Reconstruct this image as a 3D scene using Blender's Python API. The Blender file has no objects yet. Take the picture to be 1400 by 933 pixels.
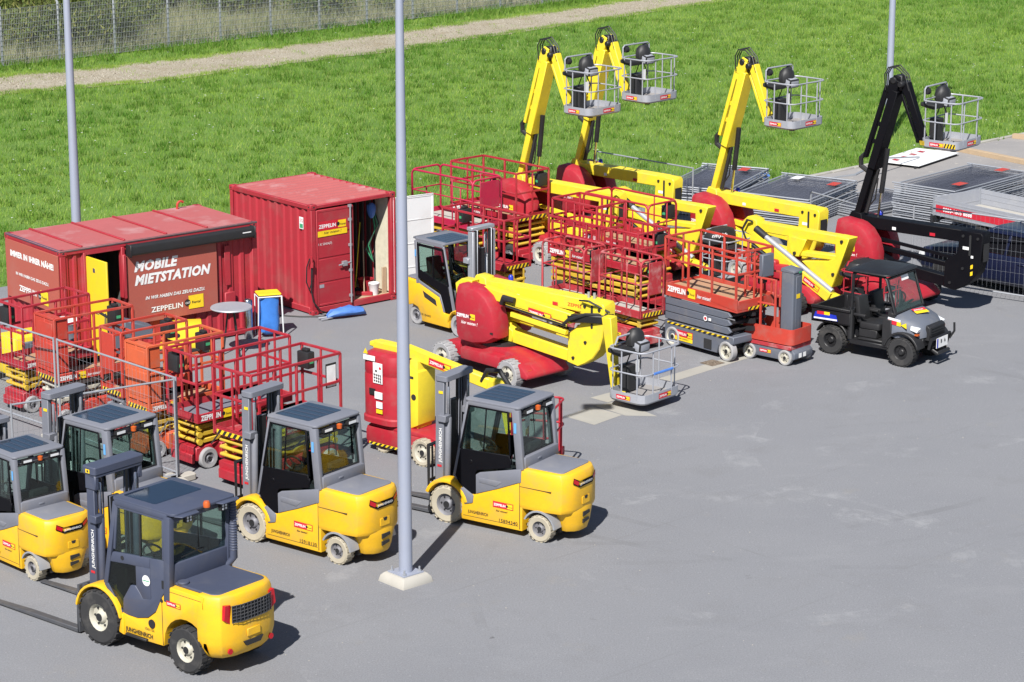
import bpy, bmesh, math, random
import numpy as np
from mathutils import Vector, Matrix
random.seed(7); rng = np.random.default_rng(7)
R = math.radians; PI = math.pi
scene = bpy.context.scene
C = scene.collection

# ------------------------------------------------------------------ materials
def _nt(name):
    m = bpy.data.materials.new(name); m.use_nodes = True
    nt = m.node_tree; b = nt.nodes['Principled BSDF']
    return m, nt, b
def N(nt, t, **kw):
    n = nt.nodes.new(t)
    for k, v in kw.items():
        if k in n.inputs: n.inputs[k].default_value = v
        else: setattr(n, k, v)
    return n
def mixcol(nt, fac, a, b, mode='MIX'):
    n = nt.nodes.new('ShaderNodeMix'); n.data_type = 'RGBA'; n.blend_type = mode
    for i, v in ((0, fac), (6, a), (7, b)):
        if hasattr(v, 'links'): nt.links.new(v, n.inputs[i])
        elif i == 0: n.inputs[0].default_value = v
        else: n.inputs[i].default_value = (*v[:3], 1)
    return n.outputs[2]
def ramp(nt, src, lo, hi):
    n = nt.nodes.new('ShaderNodeMapRange'); n.inputs[1].default_value = lo; n.inputs[2].default_value = hi
    nt.links.new(src, n.inputs[0]); return n.outputs[0]
def noise(nt, scale, detail=4, rough=.6, coord='Object', vec=None, w=None):
    tc = nt.nodes.new('ShaderNodeTexCoord')
    n = N(nt, 'ShaderNodeTexNoise', Scale=scale, Detail=detail, Roughness=rough)
    nt.links.new(vec if vec is not None else tc.outputs[coord], n.inputs['Vector'])
    return n.outputs['Fac']
def paint(name, col, rough=.4, metal=0., wear=.25, dust=.18, dcol=(.33, .29, .24), scale=3., spec=.5):
    """painted metal: fades slightly, has dusty patches and small scuffs"""
    m, nt, b = _nt(name)
    n1 = noise(nt, scale, 5, .65); n2 = noise(nt, scale * 9, 3, .7)
    oi = nt.nodes.new('ShaderNodeObjectInfo')
    fade = tuple(min(1, c * (1 - wear * .55) ) for c in col)
    c1 = mixcol(nt, ramp(nt, n1, .35, .7), col, fade)
    d = nt.nodes.new('ShaderNodeMath'); d.operation = 'MULTIPLY'
    nt.links.new(ramp(nt, n1, .5, .8), d.inputs[0]); d.inputs[1].default_value = dust * 1.6
    c2 = mixcol(nt, d.outputs[0], c1, dcol)
    s = nt.nodes.new('ShaderNodeMath'); s.operation = 'MULTIPLY'
    nt.links.new(ramp(nt, n2, .66, .72), s.inputs[0]); s.inputs[1].default_value = wear * .5
    c3 = mixcol(nt, s.outputs[0], c2, tuple(c * .45 + .04 for c in col))
    # long thin scratches and a grimy film in patches of its own
    tc = nt.nodes.new('ShaderNodeTexCoord'); mp = nt.nodes.new('ShaderNodeMapping'); mp.inputs['Scale'].default_value = (scale * .8, scale * .8, scale * 9); mp.inputs['Rotation'].default_value = (.5, .3, .2)
    nt.links.new(tc.outputs['Object'], mp.inputs[0]); n3 = noise(nt, 1.6, 6, .75, vec=mp.outputs[0])
    s2 = nt.nodes.new('ShaderNodeMath'); s2.operation = 'MULTIPLY'; nt.links.new(ramp(nt, n3, .60, .68), s2.inputs[0]); s2.inputs[1].default_value = min(.5, wear * .9)
    c3 = mixcol(nt, s2.outputs[0], c3, tuple(c * .5 + d_ * .25 for c, d_ in zip(col, dcol)))
    nt.links.new(c3, b.inputs['Base Color'])
    rr = nt.nodes.new('ShaderNodeMapRange'); rr.inputs[3].default_value = rough; rr.inputs[4].default_value = min(1, rough + .3)
    nt.links.new(n1, rr.inputs[0]); nt.links.new(rr.outputs[0], b.inputs['Roughness'])
    b.inputs['Metallic'].default_value = metal
    b.inputs['Specular IOR Level'].default_value = spec
    bp = N(nt, 'ShaderNodeBump', Strength=.12, Distance=.02); nt.links.new(noise(nt, scale * .9, 2, .5), bp.inputs['Height']); nt.links.new(bp.outputs[0], b.inputs['Normal'])   # sheet metal is never quite flat
    return m
def plain(name, col, rough=.6, metal=0., emit=0):
    m, nt, b = _nt(name)
    n1 = noise(nt, 6, 3)
    c = mixcol(nt, ramp(nt, n1, .3, .75), col, tuple(x * .8 for x in col))
    nt.links.new(c, b.inputs['Base Color'])
    b.inputs['Roughness'].default_value = rough; b.inputs['Metallic'].default_value = metal
    return m
def glassmat(name, tint, refl=.9):
    m = bpy.data.materials.new(name); m.use_nodes = True; nt = m.node_tree
    nt.nodes.remove(nt.nodes['Principled BSDF']); out = nt.nodes['Material Output']
    t = N(nt, 'ShaderNodeBsdfTransparent'); t.inputs[0].default_value = (*tint, 1)
    g = N(nt, 'ShaderNodeBsdfGlossy'); g.inputs[0].default_value = (refl, refl, refl, 1); g.inputs['Roughness'].default_value = .03
    lw = N(nt, 'ShaderNodeLayerWeight', Blend=.5); pw = nt.nodes.new('ShaderNodeMath'); pw.operation = 'POWER'; pw.inputs[1].default_value = 4.; nt.links.new(lw.outputs['Facing'], pw.inputs[0])
    f = nt.nodes.new('ShaderNodeMapRange'); f.inputs[3].default_value = .045; f.inputs[4].default_value = .9; nt.links.new(pw.outputs[0], f.inputs[0])
    mx = nt.nodes.new('ShaderNodeMixShader')
    nt.links.new(f.outputs[0], mx.inputs[0]); nt.links.new(t.outputs[0], mx.inputs[1]); nt.links.new(g.outputs[0], mx.inputs[2])
    nt.links.new(mx.outputs[0], out.inputs[0]); return m

M = {}
M['red'] = paint('lift_red', (.37, .016, .030), .38, wear=.3, dust=.1)
M['red2'] = paint('orange_red', (.46, .045, .028), .42, wear=.3, dust=.16)
M['orange'] = paint('faded_orange', (.56, .10, .035), .5, wear=.3, dust=.15)
M['redold'] = paint('worn_red', (.38, .028, .038), .5, wear=.5, dust=.42, dcol=(.6, .42, .40))
M['magenta'] = paint('crimson_red', (.42, .010, .055), .4, wear=.3, dust=.1)
M['contred'] = paint('container_red', (.37, .022, .036), .45, wear=.35, dust=.12, scale=1.2)
M['controof'] = paint('faded_roof_red', (.40, .10, .10), .6, wear=.3, dust=.55, dcol=(.52, .34, .34), scale=.8)
M['sign'] = paint('sign_brown_red', (.36, .085, .062), .5, wear=.1, dust=.12, scale=.8)
M['yel'] = paint('forklift_yellow', (.78, .44, .015), .30, wear=.28, dust=.13)
M['lyel'] = paint('lift_yellow', (.76, .60, .03), .35, wear=.25, dust=.10)
M['syel'] = paint('scissor_yellow', (.58, .38, .03), .45, wear=.35, dust=.25)  # darker, dustier yellow: shade under the decks is put into the colour
M['dyel'] = paint('door_yellow', (.74, .53, .02), .4, wear=.1, dust=.05)
M['grey'] = paint('machine_grey', (.165, .172, .205), .45, wear=.2, dust=.15, dcol=(.36, .35, .34))
M['dgrey'] = paint('slate_grey', (.055, .065, .105), .4, wear=.2, dust=.10, dcol=(.2, .2, .22))
M['mgrey'] = paint('blue_grey', (.105, .118, .15), .45, wear=.2, dust=.15)
M['black'] = paint('black_paint', (.012, .012, .014), .32, wear=.2, dust=.03, dcol=(.12, .12, .13))
M['gblack'] = paint('gloss_black', (.003, .003, .005), .42, wear=.1, dust=.01, dcol=(.04, .04, .05), spec=.16)
M['plas'] = plain('black_plastic', (.018, .018, .02), .55)
M['rub'] = paint('dark_rubber', (.035, .035, .037), .8, wear=.3, dust=.3, dcol=(.16, .15, .14), spec=.25)
M['tan'] = paint('light_solid_rubber', (.40, .36, .28), .85, wear=.3, dust=.4, dcol=(.5, .46, .38), spec=.2)
M['grub'] = paint('grey_rubber', (.32, .32, .33), .8, wear=.3, dust=.4, dcol=(.45, .43, .4), spec=.2)
M['rimw'] = paint('rim_white', (.46, .44, .37), .5, wear=.4, dust=.4)
M['rimg'] = paint('rim_grey', (.18, .18, .20), .45, metal=.2, wear=.3, dust=.2)
M['steel'] = paint('galvanised_steel', (.42, .44, .48), .42, metal=.55, wear=.3, dust=.15, dcol=(.45, .45, .45))
M['pmesh'] = paint('weathered_mesh', (.18, .195, .25), .45, metal=.4, wear=.3, dust=.15, dcol=(.3, .3, .32))
M['pole'] = paint('pole_grey', (.33, .36, .45), .42, metal=.25, wear=.15, dust=.12, dcol=(.5, .5, .52))
M['alu'] = paint('basket_aluminium', (.37, .385, .43), .38, metal=.3, wear=.15, dust=.2, dcol=(.6, .6, .6))
M['fork'] = paint('fork_steel', (.085, .088, .10), .5, metal=.3, wear=.4, dust=.35, dcol=(.22, .2, .18))
M['chrome'] = plain('polished_steel', (.65, .66, .68), .18, 1.)
M['white'] = paint('white_paint', (.66, .67, .68), .5, wear=.06, dust=.08)
M['ltext'] = plain('white_lettering', (.82, .82, .82), .5)
M['ktext'] = plain('black_lettering', (.02, .02, .022), .5)
M['rtext'] = plain('red_lettering', (.55, .02, .03), .5)
M['styel'] = plain('sticker_yellow', (.86, .60, .02), .45)
M['stred'] = plain('sticker_red', (.55, .02, .04), .45)
M['green'] = plain('sticker_green', (.05, .35, .16), .5)
M['stblue'] = plain('sticker_blue', (.12, .36, .70), .5)
M['amber'] = plain('amber_lens', (.50, .10, .02), .3)
M['rlens'] = plain('red_lens', (.5, .01, .02), .2)
M['blens'] = plain('blue_lens', (.02, .04, .45), .3)
M['wlens'] = plain('white_lens', (.75, .77, .8), .15)
M['wood'] = paint('deck_plywood', (.40, .23, .13), .8, wear=.3, dust=.4, dcol=(.5, .36, .26))
M['plank'] = paint('plank_wood', (.42, .31, .2), .85, wear=.3, dust=.2)
M['bluebag'] = plain('blue_plastic_film', (.05, .20, .62), .28)
M['blue'] = plain('blue_fabric', (.07, .19, .55), .6)
M['navy'] = paint('dark_blue_car_paint', (.010, .014, .042), .18, metal=.3, wear=.05, dust=.03, dcol=(.12, .13, .18))
M['conc'] = paint('concrete', (.42, .40, .36), .9, wear=.4, dust=.3, dcol=(.5, .48, .44), scale=2)
M['cream'] = plain('interior_cream', (.62, .58, .45), .7)
M['dark'] = plain('dark_interior', (.02, .02, .022), .8)
M['glass'] = glassmat('cab_glass', (.76, .855, .82))
M['dglass'] = glassmat('tinted_glass', (.42, .50, .46))
M['rglass'] = glassmat('roof_glass', (.62, .70, .76), .75)
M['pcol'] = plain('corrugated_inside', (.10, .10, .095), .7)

# ------------------------------------------------------------------ mesh builder
class MB:
    def __init__(s): s.v = []; s.f = []; s.m = []; s.sm = []
    def add(s, vs, fs, m=0, smooth=False):
        o = len(s.v); s.v += [tuple(v) for v in vs]
        for f in fs: s.f.append([i + o for i in f]); s.m.append(m); s.sm.append(smooth)
        return s
    def box(s, x0, x1, y0, y1, z0, z1, m=0):
        vs = [(x, y, z) for x in (x0, x1) for y in (y0, y1) for z in (z0, z1)]
        return s.add(vs, [(0, 1, 3, 2), (4, 6, 7, 5), (0, 4, 5, 1), (2, 3, 7, 6), (0, 2, 6, 4), (1, 5, 7, 3)], m)
    def obox(s, c, sz, rot=None, m=0):
        a, b, d = sz[0] / 2, sz[1] / 2, sz[2] / 2
        mat = rot if rot is not None else Matrix.Identity(3)
        vs = [Vector(c) + mat @ Vector((x, y, z)) for x in (-a, a) for y in (-b, b) for z in (-d, d)]
        return s.add(vs, [(0, 1, 3, 2), (4, 6, 7, 5), (0, 4, 5, 1), (2, 3, 7, 6), (0, 2, 6, 4), (1, 5, 7, 3)], m)
    def beam(s, p, q, w, h, m=0, up=(0, 0, 1), w2=None, h2=None):
        p, q = Vector(p), Vector(q); d = (q - p).normalized(); up = Vector(up)
        if abs(d.dot(up)) > .99: up = Vector((1, 0, 0))
        sd = d.cross(up).normalized(); u = sd.cross(d)
        w2 = w if w2 is None else w2; h2 = h if h2 is None else h2
        vs = [p + sd * (a * w / 2) + u * (b * h / 2) for a in (-1, 1) for b in (-1, 1)] + [q + sd * (a * w2 / 2) + u * (b * h2 / 2) for a in (-1, 1) for b in (-1, 1)]
        return s.add(vs, [(0, 1, 3, 2), (4, 6, 7, 5), (0, 4, 5, 1), (2, 3, 7, 6), (0, 2, 6, 4), (1, 5, 7, 3)], m)
    def cyl(s, p, q, r, n=12, m=0, r2=None, caps=True):
        p, q = Vector(p), Vector(q); d = (q - p).normalized(); r2 = r if r2 is None else r2
        a = d.orthogonal().normalized(); b = d.cross(a)
        A = [p + (a * math.cos(2 * PI * i / n) + b * math.sin(2 * PI * i / n)) * r for i in range(n)]
        B = [q + (a * math.cos(2 * PI * i / n) + b * math.sin(2 * PI * i / n)) * r2 for i in range(n)]
        s.add(A + B, [(i, (i + 1) % n, n + (i + 1) % n, n + i) for i in range(n)], m, True)
        if caps: s.add(A, [tuple(range(n))[::-1]], m); s.add(B, [tuple(range(n))], m)
        return s
    def tube(s, pts, r, n=6, m=0, closed=False):
        P = [Vector(p) for p in pts]
        k = len(P); rings = []; ref = None
        for i in range(k):
            a = P[i - 1] if (i > 0 or closed) else P[i]; c = P[(i + 1) % k] if (i < k - 1 or closed) else P[i]
            t = (c - a)
            t = t.normalized() if t.length > 1e-9 else Vector((0, 0, 1))
            if ref is None: ref = t.orthogonal().normalized()
            ref = (ref - t * ref.dot(t))
            ref = ref.normalized() if ref.length > 1e-6 else t.orthogonal().normalized()
            b = t.cross(ref)
            k2 = 1.
            if 0 < i < k - 1 or closed:
                c1 = (P[i] - a).normalized().dot((c - P[i]).normalized()); k2 = min(1.6, 1 / max(.5, math.sqrt(max(0, (1 + c1) / 2))))
            rings.append([P[i] + (ref * math.cos(2 * PI * j / n) + b * math.sin(2 * PI * j / n)) * r * k2 for j in range(n)])
        vs = [v for q in rings for v in q]; fs = []
        for i in range(k if closed else k - 1):
            i2 = (i + 1) % k
            for j in range(n): fs.append((i * n + j, i * n + (j + 1) % n, i2 * n + (j + 1) % n, i2 * n + j))
        s.add(vs, fs, m, n > 4)
        if not closed:
            s.add(rings[0], [tuple(range(n))[::-1]], m); s.add(rings[-1], [tuple(range(n))], m)
        return s
    def prism(s, prof, lo, hi, m=0, axis='y', mp=None):
        """profile of (a,b) pairs pushed from lo to hi: axis y -> (x,z), x -> (y,z), z -> (x,y)"""
        f = {'y': lambda a, b, t: (a, t, b), 'x': lambda a, b, t: (t, a, b), 'z': lambda a, b, t: (a, b, t)}[axis]
        g = mp or f; n = len(prof)
        vs = [g(a, b, lo) for a, b in prof] + [g(a, b, hi) for a, b in prof]
        fs = [(i, (i + 1) % n, n + (i + 1) % n, n + i) for i in range(n)] + [tuple(range(n))[::-1], tuple(range(n, 2 * n))]
        return s.add(vs, fs, m)
    def loft(s, rings, m=0, smooth=True, cap=(True, True), closed=True):
        n = len(rings[0]); vs = [v for r in rings for v in r]; fs = []
        for i in range(len(rings) - 1):
            for j in range(n if closed else n - 1): fs.append((i * n + j, i * n + (j + 1) % n, (i + 1) * n + (j + 1) % n, (i + 1) * n + j))
        s.add(vs, fs, m, smooth)
        if cap[0]: s.add(rings[0], [tuple(range(n))[::-1]], m)
        if cap[1]: s.add(rings[-1], [tuple(range(n))], m)
        return s
    def lathe(s, prof, c=(0, 0, 0), axis='z', n=20, m=0, cap=(True, True)):
        f = {'z': lambda r, h, a: (c[0] + r * math.cos(a), c[1] + r * math.sin(a), c[2] + h), 'y': lambda r, h, a: (c[0] + r * math.cos(a), c[1] + h, c[2] + r * math.sin(a))}[axis]
        return s.loft([[f(r, h, 2 * PI * i / n) for i in range(n)] for r, h in prof], m, True, cap)
    def xf(s, mat):
        s.v = [tuple(mat @ Vector(v)) for v in s.v]; return s
    def join(s, o, m=None):
        k = len(s.v); s.v += o.v
        for f, mm, sm in zip(o.f, o.m, o.sm): s.f.append([i + k for i in f]); s.m.append(mm if m is None else m); s.sm.append(sm)
        return s
    def mesh(s, name, mats, bevel=0, seg=1, ang=40):
        me = bpy.data.meshes.new(name); me.from_pydata(s.v, [], s.f)
        for x in mats: me.materials.append(x)
        me.polygons.foreach_set('material_index', s.m); me.polygons.foreach_set('use_smooth', s.sm)
        bm = bmesh.new(); bm.from_mesh(me)
        bmesh.ops.remove_doubles(bm, verts=bm.verts, dist=1e-5)
        bmesh.ops.recalc_face_normals(bm, faces=bm.faces)
        if bevel:
            es = [e for e in bm.edges if len(e.link_faces) == 2 and e.calc_face_angle(0) > R(35)]
            r = bmesh.ops.bevel(bm, geom=es, offset=bevel, segments=seg, profile=.5, affect='EDGES', clamp_overlap=True)
            if seg > 1:
                for f in bm.faces: f.smooth = True
        bm.to_mesh(me); bm.free()
        me.set_sharp_from_angle(angle=R(ang)); me.update()
        return me

def link(name, data, parent=None):
    o = bpy.data.objects.new(name, data); C.objects.link(o)
    if parent is not None: o.parent = parent
    return o
def part(name, mb, mats, parent, bevel=0, seg=1, ang=40, label=None):
    if not isinstance(mats, (list, tuple)): mats = [mats]
    o = link(name, mb.mesh(name, [M[x] if isinstance(x, str) else x for x in mats], bevel, seg, ang), parent)
    if label: o['label'] = label
    return o
def thing(name, label, cat, loc=(0, 0, 0), rz=0, group=None):
    o = link(name, None); o.empty_display_size = .2; o.location = loc; o.rotation_euler = (0, 0, R(rz))
    o['label'] = label; o['category'] = cat
    if group: o['group'] = group
    return o
def solo(name, mb, mats, label, cat, loc=(0, 0, 0), rz=0, group=None, bevel=0, seg=1, ang=40):
    o = part(name, mb, mats, None, bevel, seg, ang); o.location = loc; o.rotation_euler = (0, 0, R(rz))
    o['label'] = label; o['category'] = cat
    if group: o['group'] = group
    return o
def setting(name, mb, mats, kind='structure', **k):
    o = part(name, mb, mats, None, **k); o['kind'] = kind; return o
def dup(root, loc, rz, label=None, group=None):
    """copy a thing with its parts and their sub-parts"""
    def cp(o, par):
        c = o.copy(); C.objects.link(c)
        if par is not None: c.parent = par
        for ch in list(o.children): cp(ch, c)
        return c
    r = cp(root, None); r.location = loc; r.rotation_euler = (0, 0, R(rz))
    if label: r['label'] = label
    if group: r['group'] = group
    return r

# ------------------------------------------------------------------ lettering
_tc = {}
def textmesh(txt, size, shear=0., bold=0.):
    k = (txt, size, shear, bold)
    if k not in _tc:
        cu = bpy.data.curves.new('t', 'FONT'); cu.body = txt; cu.size = size; cu.shear = shear; cu.offset = bold * size
        cu.resolution_u = 2; cu.align_x = 'LEFT'; cu.space_character = 1 + bold * 1.5
        o = bpy.data.objects.new('t', cu); C.objects.link(o)
        me = bpy.data.meshes.new_from_object(o.evaluated_get(bpy.context.evaluated_depsgraph_get()))
        _tc[k] = ([tuple(v.co) for v in me.vertices], [tuple(p.vertices) for p in me.polygons])
        bpy.data.objects.remove(o); bpy.data.curves.remove(cu); bpy.data.meshes.remove(me)
    return _tc[k]
def decal(name, parent, o, xd, up, els, mats, lift=.004, label=None):
    """flat printed sheet: els are ('r',x0,y0,x1,y1,m), ('p',pts,m), ('c',x,y,r,m), ('t',text,x,y,size,m,shear,bold[,width])"""
    o, xd, up = Vector(o), Vector(xd).normalized(), Vector(up); up = (up - xd * up.dot(xd)).normalized(); nn = xd.cross(up)
    mb = MB(); k = 0
    for e in els:
        k += 1; h = nn * (lift + .0016 * k)
        P = lambda x, y: o + xd * x + up * y + h
        if e[0] == 'r':
            x0, y0, x1, y1, m = e[1:]; mb.add([P(x0, y0), P(x1, y0), P(x1, y1), P(x0, y1)], [(0, 1, 2, 3)], m)
        elif e[0] == 'p': mb.add([P(*q) for q in e[1]], [tuple(range(len(e[1])))], e[2])
        elif e[0] == 'c': mb.add([P(e[1] + e[3] * math.cos(i * PI / 8), e[2] + e[3] * math.sin(i * PI / 8)) for i in range(16)], [tuple(range(16))], e[4])
        else:
            _, t, x, y, sz, m, sh, bo = e[:8]
            vs, fs = textmesh(t, sz, sh, bo)
            w = max(v[0] for v in vs) - min(v[0] for v in vs); sc = e[8] / w if len(e) > 8 else 1
            mb.add([P(x + v[0] * sc, y + v[1]) for v in vs], fs, m)
    me = bpy.data.meshes.new(name); me.from_pydata(mb.v, [], mb.f)
    for x in mats: me.materials.append(M[x])
    me.polygons.foreach_set('material_index', mb.m); me.update()
    ob = link(name, me, parent)
    if label: ob['label'] = label
    return ob
def rental(parent, o, xd, up, w, two=False):
    """red and yellow hire-company sticker"""
    h = w * (.42 if two else .26)
    els = []
    y0 = h - w * .26
    els.append(('r', 0, y0, w, h, 0))
    els.append(('t', 'ZEPPELIN', w * .05, y0 + w * .075, w * .14, 2, .0, .03, w * .58))
    els.append(('r', w * .70, y0 + w * .03, w * .97, h - w * .03, 1))
    els.append(('c', w * .70, (y0 + h) / 2, w * .055, 3))
    els.append(('t', 'Rental', w * .77, y0 + w * .09, w * .07, 3, 0, .01, w * .18))
    if two:
        els.append(('r', 0, 0, w, y0, 1)); els.append(('t', 'hier mieten !', w * .2, y0 * .4, w * .1, 3, .3, .01, w * .6))
    return decal('sticker', parent, o, xd, up, els, ['stred', 'styel', 'ltext', 'ktext'])
def logo(parent, o, xd, up, w, tail=True):
    """white lettering with a yellow tag, painted straight onto red metal"""
    els = [('t', 'ZEPPELIN', 0, 0, w * .12, 0, 0, .05, w * .42), ('r', w * .47, -w * .035, w * .64, w * .12, 1), ('c', w * .47, w * .042, w * .035, 2), ('t', 'Rental', w * .52, w * .01, w * .055, 2, 0, .01, w * .1)]
    if tail: els.append(('t', 'hier mieten!', w * .68, 0, w * .09, 0, .35, .012, w * .32))
    return decal('lettering', parent, o, xd, up, els, ['ltext', 'styel', 'ktext'])
def hazard(name, parent, o, xd, up, w, h, n=6):
    els = [('r', 0, 0, w, h, 0)]; s = w / n
    for i in range(n): els.append(('p', [(i * s, 0), (i * s + s * .5, 0), (i * s + s, h), (i * s + s * .5, h)], 1))
    return decal(name, parent, o, xd, up, els, ['styel', 'ktext'])

def wheel(parent, c, r, w, tm, rm, side=1, tread=14, name='wheel', rim=.58, n=24):
    """tyre with tread blocks, and a rim as its sub-part; side = +1 when the outer face looks to +y"""
    mb = MB(); cx, cy, cz = c; ri = r * rim
    pr = [(ri, -w * .46), (r * .9, -w * .5), (r * .985, -w * .42), (r, -w * .3), (r, w * .3), (r * .985, w * .42), (r * .9, w * .5), (ri, w * .46)]
    mb.loft([[(c[0]+r_*math.cos(2*PI*i/n), c[1]+h_, c[2]+r_*math.sin(2*PI*i/n)) for i in range(n)] for r_, h_ in pr], 0, True, (False, False))
    if tread:
        for i in range(tread):
            for sd in (-1, 1):
                a = 2 * PI * (i + (.5 if sd > 0 else 0)) / tread
                rot = Matrix.Rotation(-a, 3, 'Y')
                mb.obox(Vector(c) + rot @ Vector((r, sd * w * .26, 0)), (r * .045, w * .46, r * 2 * PI / tread * .55), rot)
    t = part(name, mb, tm, parent, ang=35)
    rb = MB(); o = side * w * .5
    rb.lathe([(ri * 1.02, side * w * .44), (ri * .95, side * w * .40), (ri * .86, side * w * .22), (ri * .5, side * w * .20), (ri * .42, side * w * .34), (ri * .30, side * w * .40), (.001, side * w * .42)] if side > 0 else
             [(.001, side * w * .42), (ri * .30, side * w * .40), (ri * .42, side * w * .34), (ri * .5, side * w * .20), (ri * .86, side * w * .22), (ri * .95, side * w * .40), (ri * 1.02, side * w * .44)], c, 'y', 20, cap=(False, False))
    rb.lathe([(.001, -side * w * .1), (ri * 1.01, -side * w * .12)], c, 'y', 20, cap=(False, False))
    rb.cyl((cx, cy + side * w * .30, cz), (cx, cy + side * w * .43, cz), ri * .30, 14, 1)
    for i in range(6):
        a = i * PI / 3; p = Vector((cx + ri * .66 * math.cos(a), cy + side * w * .2, cz + ri * .66 * math.sin(a)))
        rb.cyl(p, p + Vector((0, side * w * .07, 0)), ri * .085, 6, 1)
    part('rim', rb, [rm, 'plas'], t, ang=35)
    return t
def rrect(x0, x1, y0, y1, r, z=None, n=4):
    """rounded rectangle outline, as (x,y) or (x,y,z) points"""
    out = []
    for cx, cy, a0 in ((x1 - r, y1 - r, 0), (x0 + r, y1 - r, 90), (x0 + r, y0 + r, 180), (x1 - r, y0 + r, 270)):
        for i in range(n + 1):
            a = R(a0 + 90 * i / n); p = (cx + r * math.cos(a), cy + r * math.sin(a)); out.append(p if z is None else (*p, z))
    return out
def arc(cx, cz, r, a0, a1, n=10): return [(cx + r * math.cos(R(a0 + (a1 - a0) * i / n)), cz + r * math.sin(R(a0 + (a1 - a0) * i / n))) for i in range(n + 1)]
# ------------------------------------------------------------------ camera, sun, sky
cam = bpy.data.cameras.new('camera'); cam.sensor_width = 36; cam.lens = 36 * 3500 / 1400; cam.clip_end = 900; cam.clip_start = .5
co = link('camera', cam); co.location = (0, 0, 14.42); co.rotation_euler = (PI / 2 - .257, 0, 0); scene.camera = co
SAZ, SEL = 75., 46.          # the way the shadows run (from +x), sun height
sd = Vector((math.cos(R(SAZ)) * math.cos(R(SEL)), math.sin(R(SAZ)) * math.cos(R(SEL)), -math.sin(R(SEL))))
sl = bpy.data.lights.new('sun', 'SUN'); sl.energy = 5.0; sl.angle = R(.5); sl.color = (1, .965, .91)
so = link('sun', sl); so.rotation_euler = sd.to_track_quat('-Z', 'Y').to_euler(); so.location = (0, 0, 40)
w = bpy.data.worlds.new('World'); scene.world = w; w.use_nodes = True
sk = w.node_tree.nodes.new('ShaderNodeTexSky'); sk.sky_type = 'NISHITA'; sk.sun_disc = False
sk.sun_elevation = R(SEL); sk.sun_rotation = math.atan2(-sd.x, -sd.y); sk.altitude = 300; sk.air_density = 1.0; sk.dust_density = .6
w.node_tree.links.new(sk.outputs[0], w.node_tree.nodes['Background'].inputs[0])
w.node_tree.nodes['Background'].inputs[1].default_value = .058
vs = scene.view_settings; vs.view_transform = 'Standard'; vs.look = 'None'; vs.exposure = .63; vs.gamma = 1
scene.cycles.max_bounces = 8; scene.cycles.transparent_max_bounces = 24; scene.cycles.caustics_reflective = False; scene.cycles.caustics_refractive = False

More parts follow.
